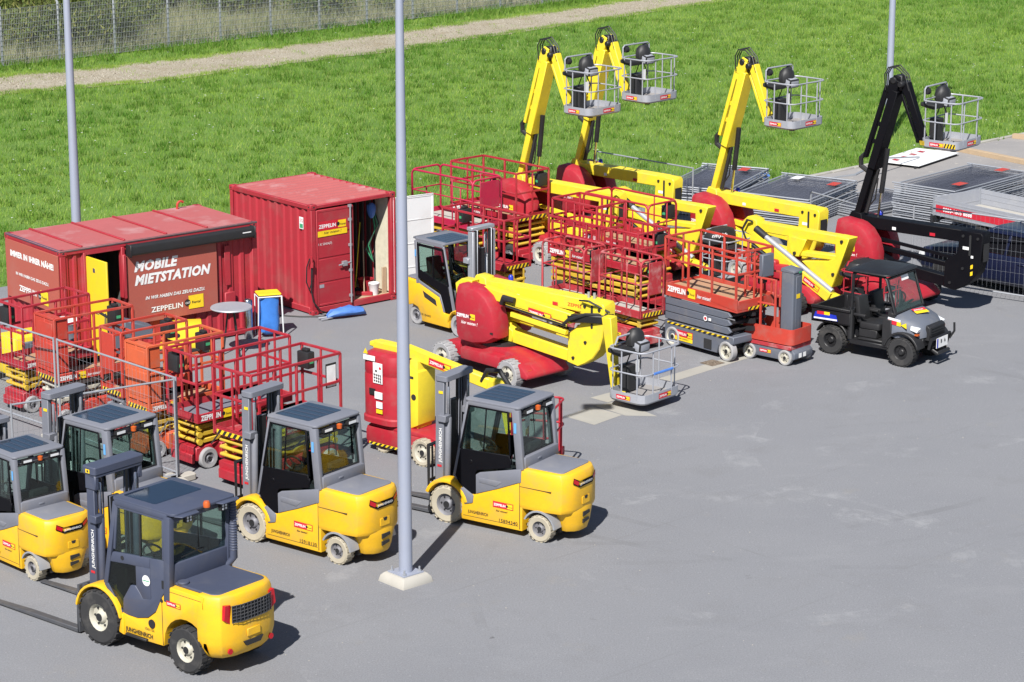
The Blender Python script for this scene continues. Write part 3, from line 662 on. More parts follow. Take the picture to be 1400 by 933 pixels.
        F.beam((ft[0], s * Y, 2.36), (rt[0], s * Y, 2.36), .09, .09, 0)
        F.beam((-.50, s * (Y + .01), 1.66), (-.52, s * (Y + .01), 2.32), .05, .05, 0)
        F.beam((.58, s * (Y + .01), 1.60), (.49, s * (Y + .01), 2.32), .05, .05, 0, up=(1, 0, 0))
        F.beam((-.50, s * (Y + .01), 2.30), (.50, s * (Y + .01), 2.30), .05, .05, 0)
    F.box(-.63, -.53, -Y, Y, 1.27, 1.60); F.box(-.66, -.58, -Y, Y, 2.26, 2.36)
    F.beam((.52, -Y, 2.36), (.52, Y, 2.36), .1, .1, 0); F.beam((.80, -Y, 1.02), (.80, Y, 1.02), .1, .1, 0)
    part('cab_frame', F, 'dgrey', t, bevel=.014, seg=2)
    rf = MB(); rf.prism(rrect(-.78, .60, -.64, .64, .09), 2.385, 2.43, 0, 'z'); rf.prism([(-.78, .64), (-.78, .20), (-.90, .24), (-.90, .58)], 2.39, 2.41, 0, 'z'); rf.prism([(-.78, -.64), (-.78, -.20), (-.90, -.24), (-.90, -.58)], 2.39, 2.41, 0, 'z')
    r_ = part('roof', rf, 'dgrey', t, bevel=.012, seg=2)
    sk_ = MB(); sk_.prism(rrect(-.20, .50, -.48, .48, .04), 2.431, 2.437, 0, 'z'); part('roof_window', sk_, 'rglass', r_)
    bc = MB(); bc.cyl((-.80, 0, 2.36), (-.80, 0, 2.40), .06, 12, 1); bc.lathe([(.055, 2.40), (.055, 2.46), (.04, 2.49), (.001, 2.495)], (-.80, 0, 0), 'z', 12, 0); part('beacon', bc, ['amber', 'plas'], r_)
    for s in (-1, 1):
        lm = MB(); lm.box(-.80, -.74, s * .36 - .07, s * .36 + .07, 2.26, 2.36, 0)
        for a in (-.03, .03):
            for z in (2.285, 2.33): lm.cyl((-.803, s * .36 + a, z), (-.806, s * .36 + a, z), .02, 8, 1)
        part('work_lamp', lm, ['plas', 'wlens'], r_)
    pane('rear_window', [(-.585, -.54, 1.60), (-.585, .54, 1.60), (-.63, .54, 2.27), (-.63, -.54, 2.27)], .006, 'glass', t)
    pane('windscreen', [(.78, -.54, 1.07), (.78, .54, 1.07), (.53, .54, 2.31), (.53, -.54, 2.31)], .006, 'glass', t)
    for s in (-1, 1):
        d = thing_part('cab_door', t); y = s * (Y + .018)
        pane('door_window', [(-.50, y, 1.66), (.57, y, 1.58), (.485, y, 2.29), (-.505, y, 2.29)], .006, 'glass', d)
        pane('door_window', [(.12, y, 1.43), (.12, y, 1.14), (.25, y, 1.13), (.43, y, .64), (.46, y, .64), (.78, y, 1.03), (.69, y, 1.38)], .006, 'dglass', d)
        hb = MB(); hb.beam((-.0, y, 1.62), (-.02, y, 2.29), .03, .03, 0); hb.cyl((-.45, y - s * .02, 1.02), (-.45, y + s * .03, 1.02), .03, 8, 0); hb.box(-.52, -.46, y - .012, y + .025, 1.22, 1.34, 0)
        hb.lathe([(.035, -.02), (.035, .02), (.001, .02)], (.40, y, 1.50), 'y', 12, 0); part('door_fittings', hb, 'plas', d)
        if s > 0: decal('sticker', d, (-.02, y + .016, 1.26), (-1, 0, 0), (0, 0, 1), [('c', .1, 0, .085, 0), ('r', .03, -.012, .17, .004, 1)], ['ltext', 'green'])
    ex = MB(); ex.tube([(-.62, -.56, 1.30), (-.70, -.62, 1.42), (-.70, -.62, 2.30)], .055, 10)
    for i in range(18): ex.lathe([(.056, -.012), (.066, 0), (.056, .012)], (-.70, -.62, 1.55 + .042 * i), 'z', 10)
    part('exhaust_pipe', ex, 'dgrey', t)
    w_ = MB(); w_.tube([(-.615, .02, 2.28), (-.60, .0, 1.72)], .008, 4); w_.tube([(-.60, -.1, 1.70), (-.595, .35, 1.66)], .008, 4); part('wiper', w_, 'plas', t)
    seatparts(t, -.12, .98); steer(t, .38, .02, 1.42)
    ds = MB(); ds.box(.48, .72, -.5, .5, .75, 1.28); ds.box(-.5, .4, -.55, .55, .70, .76); ds.box(-.45, .05, -.3, .3, .76, .98); part('dashboard', ds, 'plas', t, bevel=.02)
    mast(t, 1.30, 2.66, .42, .20, 'dgrey', .03, txt=True)
    cr = MB(); cr.prism(rrect(1.10, 1.40, -.50, .50, .04), 2.60, 2.73, 0, 'z'); cr.box(1.12, 1.36, -.48, -.40, 2.36, 2.60); cr.box(1.12, 1.36, .40, .48, 2.36, 2.60); part('mast_crosshead', cr, 'dgrey', t, bevel=.015)
    decal('sticker', t, (1.30, .502, 2.63), (-1, 0, 0), (0, 0, 1), [('r', 0, 0, .09, .06, 0), ('c', .045, .03, .02, 1)], ['styel', 'ktext'])
    carriage(t, 1.43, .62, .22, .60, 0, 'fork'); forks(t, 1.48, .54, 2.25, .03, .7)
    return t
def thing_part(name, parent):
    o = link(name, None, parent); o.empty_display_size = .1; return o

def electric_forklift(label, loc, rz, number, num2=True):
    t = thing('electric_forklift', label, 'forklift', loc, rz)
    fx, rx, wf, wr = .96, -.96, .33, .235
    for s in (-1, 1):
        wheel(t, (fx, s * .47, wf), wf, .24, 'tan', 'rimg', s, 18, rim=.60)
        wheel(t, (rx, s * .47, wr), wr, .19, 'tan', 'rimg', s, 16, rim=.58)
    b = MB()
    b.prism([(.64, .13), (.70, .35), (.62, .60), (.34, .63), (.28, .66), (-.54, 1.0), (-.62, 1.0), (-.62, .13)], -.565, .565)
    cw = []
    for z, k in ((.54, .985), (.62, 1.), (1.0, 1.), (1.16, .985), (1.235, .95), (1.25, .88)):
        xr = -.56; L = .98 * (k if z > 1.1 else 1) - (.03 if z < .58 else 0); y = .572 * k
        half = [(xr, y), (xr - L * .55, y * .985), (xr - L * .84, y * .90), (xr - L * .955, y * .66), (xr - L, y * .33), (xr - L, .0)]
        cw.append([(x, yy, z) for x, yy in half] + [(x, -yy, z) for x, yy in half[-2::-1]])
    b.loft(cw, 0, True)
    cc = []
    for z, w_, xr in ((.18, .29, -1.50), (.30, .33, -1.53), (.46, .38, -1.538), (.62, .47, -1.538)):
        half = [(-1.20, w_), (xr + .16, w_), (xr + .05, w_ * .72), (xr + .006, w_ * .4), (xr, .0)]; cc.append([(x, y, z) for x, y in half] + [(x, -y, z) for x, y in half[-2::-1]])
    b.loft(cc, 0, True)
    for s in (-1, 1):
        o = arc(fx, wf, .47, 22, 165, 12); i_ = arc(fx, wf, .40, 22, 165, 12); b.prism(o + i_[::-1], s * .36, s * .60)
    part('body', b, 'yel', t, bevel=.02, seg=2)
    u = MB(); u.box(-1.25, .9, -.34, .34, .16, .55); u.cyl((-.96, -.4, .235), (-.96, .4, .235), .05, 8)
    for s in (-1, 1): u.prism(arc(rx, wr, .33, 25, 172, 10) + arc(rx, wr, .30, 25, 172, 10)[::-1], s * .36, s * .58, 1)
    part('chassis', u, ['plas', 'steel'], t)
    sw = MB()
    for s in (-1, 1): sw.prism([(.33, .64), (.33, .99), (.25, 1.04), (-.50, 1.22), (-.60, 1.24), (-.60, 1.0), (-.54, .985), (-.1, .80)], s * .54, s * .582); sw.prism([(.26, .86), (.26, .95), (-.22, .95), (-.10, .84)], s * .55, s * .590)
    sw.prism(rrect(-1.36, -.58, -.45, .45, .10), 1.235, 1.268, 0, 'z'); sw.box(-.66, -.55, -.52, .52, 1.24, 1.44); sw.box(-.67, -.6, .02, .14, 1.32, 1.36)
    for s in (-1, 1): sw.prism(arc(fx, wf, .40, 130, 168, 6) + [(.40, .46), (.38, .60), (.60, .72)], s * .50, s * .585)
    part('side_cover', sw, 'grey', t, bevel=.012, seg=2)
    sm_ = MB(); [sm_.box(-.575, -.565, s * .566 - .006, s * .566 + .006, .16, 1.0) for s in (-1, 1)]; sm_.box(-.54, .60, -.568, .568, .205, .212); sm_.box(-1.2, -.57, -.5765, .5765, .93, .936); part('panel_gaps', sm_, 'dark', t)
    kk = MB(); kk.prism(rrect(-.12, .12, .66, .80, .02), -1.552, -1.54, 0, 'x'); part('service_flap', kk, 'yel', t, bevel=.004)
    # cab
    F = MB(); Y = .525; fb, ft = (.80, .86), (.50, 2.26); rb, rt = (-.57, 1.22), (-.47, 2.26)
    for s in (-1, 1):
        F.beam((fb[0], s * Y, fb[1]), (ft[0], s * Y, ft[1]), .06, .075, 0, up=(1, 0, 0))
        F.beam((rb[0], s * Y, rb[1]), (rt[0], s * Y, rt[1]), .085, .15, 0, up=(1, 0, 0))
        F.beam((ft[0], s * Y, 2.25), (rt[0], s * Y, 2.25), .08, .09, 0)
        F.beam((fb[0], s * Y, .9), (.42, s * Y, .62), .06, .06, 0, up=(1, 0, 0))
    F.beam((.50, -Y, 2.25), (.50, Y, 2.25), .09, .09, 0); F.beam((-.47, -Y, 2.17), (-.47, Y, 2.17), .05, .10, 0); F.beam((.80, -Y, .9), (.80, Y, .9), .08, .1, 0)
    part('cab_frame', F, 'grey', t, bevel=.014, seg=2)
    rf = MB(); rf.prism(rrect(-.56, .58, -.57, .57, .08), 2.275, 2.32, 0, 'z'); r_ = part('roof', rf, 'grey', t, bevel=.014, seg=2)
    g = MB(); g.prism(rrect(-.26, .50, -.42, .42, .03), 2.321, 2.328, 0, 'z')
    for i in range(1, 5): y = -.42 + .84 * i / 5; g.box(-.25, .49, y - .008, y + .008, 2.3285, 2.331, 1)
    part('roof_window', g, ['rglass', 'dgrey'], r_)
    bc = MB(); bc.lathe([(.045, 2.16), (.05, 2.23), (.001, 2.25)], (-.57, 0, 0), 'z', 12, 0); part('beacon', bc, 'amber', r_)
    for s in (-1, 1):
        lm = MB(); lm.box(-.60, -.52, s * .30 - .10, s * .30 + .10, 2.17, 2.235, 0); lm.box(-.604, -.600, s * .30 - .09, s * .30 + .09, 2.18, 2.225, 1); part('work_lamp', lm, ['plas', 'wlens'], r_)
    lb = MB(); lb.tube([(-.55, -.5, 2.13), (-.55, .5, 2.13)], .015, 5); part('lamp_bar', lb, 'plas', r_)
    pane('rear_window', [(-.565, -.47, 1.45), (-.565, .47, 1.45), (-.49, .47, 2.13), (-.49, -.47, 2.13)], .006, 'glass', t)
    pane('windscreen', [(.78, -.48, .95), (.78, .48, .95), (.51, .48, 2.21), (.51, -.48, 2.21)], .006, 'glass', t)
    sr = MB()
    for a, b_ in (((-.567, -.47, 1.45), (-.567, .47, 1.45)), ((-.492, -.47, 2.13), (-.492, .47, 2.13)), ((-.567, -.47, 1.45), (-.492, -.47, 2.13)), ((-.567, .47, 1.45), (-.492, .47, 2.13))): sr.beam(a, b_, .025, .03)
    sr.tube([(-.52, .08, 2.12), (-.55, .06, 1.70)], .008, 4); part('window_seal', sr, 'plas', t)
    for s in (-1, 1):
        d = thing_part('cab_door', t); y = s * (Y + .03)
        k = MB(); k.prism([(-.36, 1.44), (.66, 1.40), (.77, .90), (.70, .78), (.50, .62), (.345, .62), (.345, 1.02), (.30, 1.07), (-.38, 1.22)], y - .014, y + .014)
        for a, b_ in (((-.37, y, 1.44), (-.32, y, 2.22)), ((-.32, y, 2.20), (.47, y, 2.20)), ((.66, y, 1.40), (.47, y, 2.22)), ((.18, y, 1.43), (.12, y, 2.2))): k.beam(a, b_, .03, .035 if a[0] != .18 else .02, up=(1, 0, 0) if abs(a[2] - b_[2]) > .3 else (0, 0, 1))
        k.lathe([(.04, -.025), (.04, .025), (.001, .025)] , (.44, y, 1.20), 'y', 12, 0); k.box(-.40, -.35, y - .02, y + .025, 1.28, 1.38); k.box(-.40, -.35, y - .02, y + .025, 2.04, 2.12)
        part('door_panel', k, 'gblack', d, bevel=.008)
        pane('door_window', [(-.36, y, 1.45), (.65, y, 1.41), (.47, y, 2.19), (-.32, y, 2.19)], .006, 'glass', d)
    bl = decal('sticker', t, (-.455, Y + .045, 1.86), (-1, 0, 0), (0, 0, 1), [('r', 0, 0, .05, .18, 0)], ['stblue'])
    seatparts(t, -.12, .92); steer(t, .40, .08, 1.38, .16)
    ds = MB(); ds.box(.50, .70, -.45, .45, .64, 1.20); ds.box(-.5, .6, -.5, .5, .62, .66); ds.box(-.5, .1, -.3, .3, .66, .92); ds.box(-.35, .15, -.48, -.32, 1.05, 1.2)
    part('dashboard', ds, 'plas', t, bevel=.02)
    # rear markings
    xr = -1.542
    pan = [('p', [(-.34, .12), (-.36, .02), (-.2, -.07), (.2, -.07), (.36, .02), (.34, .12), (.2, .045), (-.2, .045)], 0), ('p', [(-.335, .105), (-.345, .03), (-.24, -.03), (-.22, .03)], 1), ('p', [(.335, .105), (.345, .03), (.24, -.03), (.22, .03)], 1), ('t', 'JUNGHEINRICH', -.19, -.03, .055, 2, 0, .02, .38)]
    rp = decal('tail_lamp_strip', t, (xr - .006, 0, 1.06), (0, -1, 0), (0, 0, 1), pan, ['gblack', 'rlens', 'ltext'], lift=.012)
    for v in rp.data.vertices: v.co.x += max(0, abs(v.co.y) - .17) * .26
    sl_ = MB(); sl_.prism([(.02, .44), (.22, .47), (.22, .52), (.02, .52)], -1.556, -1.53, 0, 'x', mp=lambda a, b, q: (q, -a + .1, b)); part('rear_vent', sl_, 'dark', t); sl_ = MB(); sl_.prism([(.02, .32), (.2, .35), (.2, .39), (.02, .39)], -1.556, -1.53, 0, 'x', mp=lambda a, b, q: (q, -a + .1, b)); part('rear_vent', sl_, 'dark', t); sl_ = MB(); sl_.prism([(-.05, .80), (.05, .80), (.03, .75), (-.03, .75)], -1.556, -1.53, 0, 'x')
    part('tow_pocket', sl_, 'dark', t)
    rental(t, (-.02, .567, .47), (-1, 0, 0), (0, 0, 1), .42)
    decal('lettering', t, (.02, .567, .40), (-1, 0, 0), (0, 0, 1), [('t', 'hier mieten!', .1, 0, .05, 0, .3, .01, .24)], ['ktext'])
    decal('lettering', t, (.50, .567, .27), (-1, 0, 0), (0, 0, 1), [('t', 'JUNGHEINRICH', 0, 0, .08, 0, 0, .015, .42)], ['ktext'])
    decal('fleet_number', t, (-.13, .567, .22), (-1, 0, 0), (0, 0, 1), [('t', number, 0, 0, .085, 0, 0, .005, .38)], ['ktext'])
    m_ = mast(t, 1.24, 2.58, .36, .22, 'grey', .04, txt=True)
    decal('sticker', m_, (1.22, .402, 2.26), (-1, 0, 0), (0, 0, 1), [('r', 0, 0, .09, .05, 0)], ['styel'])
    carriage(t, 1.38, .46, .10, .45, .75, 'black'); forks(t, 1.43, .30, 1.15, .035, .5)
    return t
diesel_forklift('yellow and slate-blue diesel forklift with black tyres and rear grille, nearest the camera', (-5.14, 36.58, 0), 140.3)
GE = 'grey-cabbed electric forklifts in a row'
fB = electric_forklift('yellow electric forklift with grey cab behind the lamp post, number 15894340 on its side', (-.03, 42.36, 0), 146.4, '15894340')
fB['group'] = GE
def renumber(t, txt):
    for ch in list(t.children):
        if ch.name.startswith('fleet_number'):
            if txt: decal('fleet_number', t, (-.13, .567, .22), (-1, 0, 0), (0, 0, 1), [('t', txt, 0, 0, .085, 0, 0, .005, .38)], ['ktext'])
            bpy.data.objects.remove(ch)
fA = dup(fB, (-3.33, 41.28, 0), 142.3, 'yellow electric forklift with grey cab left of the lamp post, number 15918130 on its side', GE); renumber(fA, '15918130')
fC = dup(fB, (-6.73, 41.15, 0), 140.5, 'grey-cabbed electric forklift half hidden behind the slate-blue diesel forklift', GE); renumber(fC, None)
fD = dup(fB, (-8.07, 40.42, 0), 134., 'grey-cabbed electric forklift at the left edge, its flank in shadow', GE); renumber(fD, None); fD.scale = (.87, .87, .87)
# ------------------------------------------------------------------ scissor lifts
def rails_square(mb, x0, x1, y0, y1, z0, h, posts=3, r=.045, gate=True):
    for z in (z0 + h, z0 + h * .55):
        for a, b in (((x0, y0), (x1, y0)), ((x1, y0), (x1, y1)), ((x1, y1), (x0, y1)), ((x0, y1), (x0, y0))): mb.beam((*a, z), (*b, z), r * (1 if z > z0 + h * .8 else .8), r)
    n = posts
    for i in range(n + 1):
        for y in (y0, y1): x = x0 + (x1 - x0) * i / n; mb.beam((x, y, z0 - .1), (x, y, z0 + h), r, r)
    for x in (x0, x1): mb.beam((x, (y0 + y1) / 2, z0 - .05), (x, (y0 + y1) / 2, z0 + h), r * .8, r * .8)
    return mb
def rails_round(mb, x0, x1, y0, y1, z0, h, r=.024):
    def loop(a, b, k):
        """one bent-tube panel from a to b"""
        a, b = Vector((*a, 0)), Vector((*b, 0)); d = (b - a); L = d.length; d.normalize(); pts = [a + Vector((0, 0, z0 - .1))]; c = .13
        for i in range(5): t = R(90 * i / 4); pts.append(a + d * (c - c * math.cos(t)) + Vector((0, 0, z0 + h - c + c * math.sin(t))))
        for i in range(5): t = R(90 * i / 4); pts.append(b - d * (c - c * math.sin(t)) + Vector((0, 0, z0 + h - c + c * math.cos(t))))
        pts.append(b + Vector((0, 0, z0 - .1))); mb.tube(pts, r * 1.15, 6)
        mb.tube([a + Vector((0, 0, z0 + h * .55)), b + Vector((0, 0, z0 + h * .55))], r * .8, 6)
        for i in range(1, k): p = a + d * L * i / k; mb.tube([p + Vector((0, 0, z0 - .1)), p + Vector((0, 0, z0 + h * (.55 if i % 2 else 1)))], r * .8, 6)
    loop((x0, y0), (x1, y0), 3); loop((x0, y1), (x1, y1), 3); loop((x1, y0), (x1, y1), 3); loop((x0, y0), (x0, y1), 2); return mb
def scissor(label, loc, rz, L, W, zd, top, rail='red', base='red', arms='syel', deck='wood', style='square', cab=0, group=None, wr=.2, wm='grub', rimm='rimg', posts=3, box_end=1, text=True, ext=None, panel=None, hz=None, lvls=3, ladder=0):
    t = thing('scissor_lift', label, 'scissor lift', loc, rz, group); hx, hy = L / 2, W / 2
    c = MB(); c.prism([(-hx + .02, .17), (hx - .02, .17), (hx - .02, .42), (hx * .5, .46), (-hx * .5, .46), (-hx + .02, .42)], -hy + .1, hy - .1); c.box(-hx * .52, hx * .52, -hy + .02, hy - .02, .14, .45)
    c.box(hx - .02, hx + .05, -hy * .7, hy * .7, .12, .30); c.box(-hx - .05, -hx + .02, -hy * .7, hy * .7, .12, .30)
    ch = part('chassis', c, base, t, bevel=.012)
    d = MB(); d.box(-hx * .40, -hx * .05, -hy + .012, -hy + .02, .18, .40); d.box(hx * .08, hx * .42, -hy + .012, -hy + .02, .18, .40); part('battery_door', d, base, ch, bevel=.006)
    for sx in (-1, 1):
        for sy in (-1, 1): wheel(t, (sx * hx * .76, sy * (hy - .09), wr), wr, .13, wm, rimm, sy, 0, n=18)
    zs, ze = .48, zd - .02; dz = (ze - zs) / lvls
    for k in range(lvls):
        for s in (-1, 1):
            for q in (0, 1):
                m = MB(); y = s * (hy - .13 - .075 * q - .0 * k); za, zb = zs + k * dz + .05, zs + (k + 1) * dz - .05
                p0, p1 = ((-hx + .10, y, za), (hx - .12, y, zb)) if q == 0 else ((-hx + .10, y, zb), (hx - .12, y, za))
                m.beam(p0, p1, .05, min(.10, dz * .58)); m.cyl((0, y - .03, (za + zb) / 2), (0, y + .03, (za + zb) / 2), .045, 10)
                part('scissor_arm', m, arms, t, bevel=.008)
        for x in (-hx + .10, hx - .12):
            z = zs + k * dz + .05; m = MB(); m.cyl((x, -hy + .09, z), (x, hy - .09, z), .036, 10); m.cyl((x, -hy + .07, z), (x, -hy + .10, z), .06, 10); part('pivot_tube', m, arms, t)
    rm = MB(); rm.cyl((-hx * .6, 0, zs + .05), (hx * .45, 0, ze - .1), .06, 10); rm.cyl((-hx * .2, 0, zs + .12), (hx * .75, 0, ze - .03), .03, 8, 1); part('lift_ram', rm, ['plas', 'chrome'], t)
    hs = MB(); hs.tube([(-hx * .7, -hy + .06, .46), (-hx * .5, -hy + .04, zs + .2), (-hx * .1, -hy + .05, zs + .12), (hx * .2, -hy + .05, ze - .12), (hx * .55, -hy + .06, zd + .02)], .016, 5); part('cable', hs, 'plas', t)
    for sx in (-1, 1):
        q = MB(); q.beam((sx * hx * .28, -hy + .05, .10), (sx * hx * .5, -hy + .05, .10), .04, .07); part('pothole_guard', q, 'plas', t)
    p = MB(); th = .17
    p.box(-hx, hx, -hy, hy, zd, zd + .04); p.box(-hx, hx, -hy - .0, -hy + .025, zd + .04, zd + th); p.box(-hx, hx, hy - .025, hy, zd + .04, zd + th); p.box(hx - .025, hx, -hy + .025, hy - .025, zd + .04, zd + th); p.box(-hx, -hx + .025, -hy + .025, hy - .025, zd + .04, zd + th)
    pf = part('platform', p, rail, t, bevel=.006)
    f = MB(); nb = max(2, int(L / .75))
    for i in range(nb): a, b = -hx + .04 + (L - .08) * i / nb, -hx + .04 + (L - .08) * (i + 1) / nb; f.box(a + .008, b - .008, -hy + .04, hy - .04, zd + .042, zd + .055)
    part('deck', f, deck, pf)
    g = MB(); z0 = zd + .1; h = top - z0
    if style == 'square': rails_square(g, -hx + .02, hx - .02, -hy + .02, hy - .02, z0, h, posts)
    else: rails_round(g, -hx + .02, hx - .02, -hy + .02, hy - .02, z0, h)
    if ext: rails_square(g, -hx + .08, -hx + ext, -hy + .075, hy - .075, z0, h + .42, 2)
    part('guardrail', g, rail, t, bevel=.004)
    e = MB(); x = box_end * (hx - .10); e.box(x - .09, x + .09, hy - .36, hy - .06, top - .42, top - .10); e.box(x - .05, x + .05, hy - .30, hy - .14, top - .10, top - .04); cb_ = part('control_box', e, 'plas', t, bevel=.02, seg=2)
    decal('sticker', cb_, (x - .05, hy - .362, top - .32), (1, 0, 0), (0, 0, 1), [('r', 0, 0, .1, .06, 0)], ['green'])
    if panel:   # sheet-metal gate panel closing one end
        q = MB(); x = panel * (hx + .012); q.box(min(x, x + panel * .02), max(x, x + panel * .02), -hy + .22, hy - .12, zd + .5, top - .06); part('gate_panel', q, rail, t, bevel=.006)
    if posts == 4 and hz == -1:
        q = MB(); q.box(hx - .36, hx - .10, -hy + .045, -hy + .055, top - .62, top - .16); q.box(hx - .34, hx - .12, -hy + .038, -hy + .046, top - .60, top - .20, 1); part('notice_sheet', q, ['plas', 'ltext'], t)
    if cab:     # tall folded cabinets at one end
        for i in range(1):
            q = MB(); x = cab * (hx - .16); q.box(x - .15, x + .15, -hy + .03, hy - .05, zd + .19, top - .45); q.box(x - .15, x + .15, -hy + .03, hy - .05, top - .43, top - .04)
            q.box(x + cab * .15, x + cab * .162, -hy + .09, hy - .12, zd + .28, top - .52); q.box(x + cab * .15, x + cab * .162, -hy + .09, hy - .12, top - .38, top - .10); part('end_cabinet', q, rail, t, bevel=.01)
    if text:
        logo(pf, (-hx + .08, -hy, zd + .045), (1, 0, 0), (0, 0, 1), min(1.1, L * .5))
    he = hz if hz is not None else 1
    if he: hazard('hazard_stripe', pf, (he * hx, -he * hy * .8, zd + .02), (0, he, 0), (0, 0, 1), W * .8, .09, 6)
    rental(t, (-hx * .38, -hy + .012, .22), (1, 0, 0), (0, 0, 1), .34)
    if ladder:
        q = MB()
        for y in (-.16, .16): q.beam((ladder * (hx + .03), y, .2), (ladder * (hx + .03), y, zd), .03, .03)
        for i in range(4): q.beam((ladder * (hx + .03), -.16, .28 + i * .2), (ladder * (hx + .03), .16, .28 + i * .2), .03, .03)
        part('ladder', q, arms, t)
    return t
G1 = 'scissor lifts parked beside the rental cabin'; G2 = 'scissor lifts parked right of the storage container'
def ctr(pn, hd, L, W):
    """centre of a lift from its nearest corner (x, y), long side heading hd"""
    a = R(hd); return (pn[0] + math.cos(a) * L / 2 - math.sin(a) * W / 2, pn[1] + math.sin(a) * L / 2 + math.cos(a) * W / 2, 0)
scissor('red scissor lift with yellow arms behind the forklift left of the lamp post', ctr((-4.66, 44.01), 47, 2.22, 1.08), 47, 2.22, 1.08, .92, 2.2, posts=4, group=G1, panel=None, hz=-1, box_end=1, deck='redold')
scissor('red scissor lift with a grey plastic hood, behind the frontmost red one', ctr((-5.80, 45.32), 44, 2.25, .95), 44, 2.25, .95, .92, 2.2, posts=4, group=G1, hz=0, box_end=-1, deck='grey')
scissor('faded orange scissor lift with tall sheet-metal cabinet at its end', ctr((-6.79, 45.99), 42, 1.75, .75), 42, 1.75, .75, .92, 2.2, rail='orange', base='orange', arms='syel', cab=-1, group=G1, hz=-1, wr=.17, posts=2)
scissor('narrow red scissor lift between the faded orange one and the taller red cabinet lift', ctr((-7.43, 47.04), 42, 1.55, .76), 42, 1.55, .76, .92, 2.2, rail='red2', base='red', arms='grey', group=G1, hz=-1, panel=-1, wr=.17, posts=2)
scissor('orange-red scissor lift with tall cabinet and cream scissor arms', ctr((-8.88, 48.08), 40, 1.8, .78), 40, 1.8, .78, .92, 2.2, rail='red2', base='red2', arms='rimw', cab=-1, group=G1, hz=-1, wr=.17, posts=2)
scissor('dark red scissor lift with yellow arms, left of the orange-red cabinet lift', ctr((-9.69, 49.05), 45, 1.66, .86), 45, 1.66, .86, .92, 2.2, group=G1, hz=0, wr=.17, posts=2, box_end=-1)

scissor('red scissor lift right behind the small forklift, with striped end board', ctr((-1.64, 58.35), -47, 2.14, .85), -47, 2.14, .85, 1.12, 2.3, group=G2, posts=4, arms='syel', deck='red', lvls=4, box_end=-1, ladder=1, text=False)
scissor('crimson scissor lift with rounded rails beside the open white container door', ctr((-2.52, 62.79), -46, 2.25, 1.0), -46, 2.25, 1.0, 1.12, 2.35, rail='magenta', base='magenta', style='round', group=G2, deck='conc', panel=1, wm='rub', hz=0, text=False)
scissor('large red scissor lift with thin square rails and grey control panel, furthest back', ctr((-1.57, 63.89), -47, 2.45, 1.15), -47, 2.45, 1.15, 1.12, 2.35, group=G2, posts=3, deck='wood', wr=.26, wm='rub', lvls=4)
scissor('long red scissor lift with tan deck behind the two small worn ones', ctr((.84, 58.75), -47, 2.95, 1.05), -47, 2.95, 1.05, 1.12, 2.02, group=G2, posts=7, ext=1.55, deck='wood', wr=.26, wm='rub', lvls=4)
scissor('red scissor lift with rounded rails, in front of the yellow booms', ctr((1.70, 60.60), -47, 2.2, 1.0), -47, 2.2, 1.0, 1.05, 2.2, style='round', group=G2, hz=0)
wl = scissor('small worn red scissor lift with rounded rails, left of its twin behind the folded boom', ctr((.66, 56.2), -47, 1.36, .72), -47, 1.36, .72, .72, 2.0, rail='redold', base='redold', arms='syel', deck='conc', style='round', panel=1, group=G2, wr=.16, lvls=2)
dup(wl, ctr((1.90, 55.0), -49, 1.36, .72), -49, 'small worn red scissor lift with rounded rails, touching the grey-sided lift', G2)

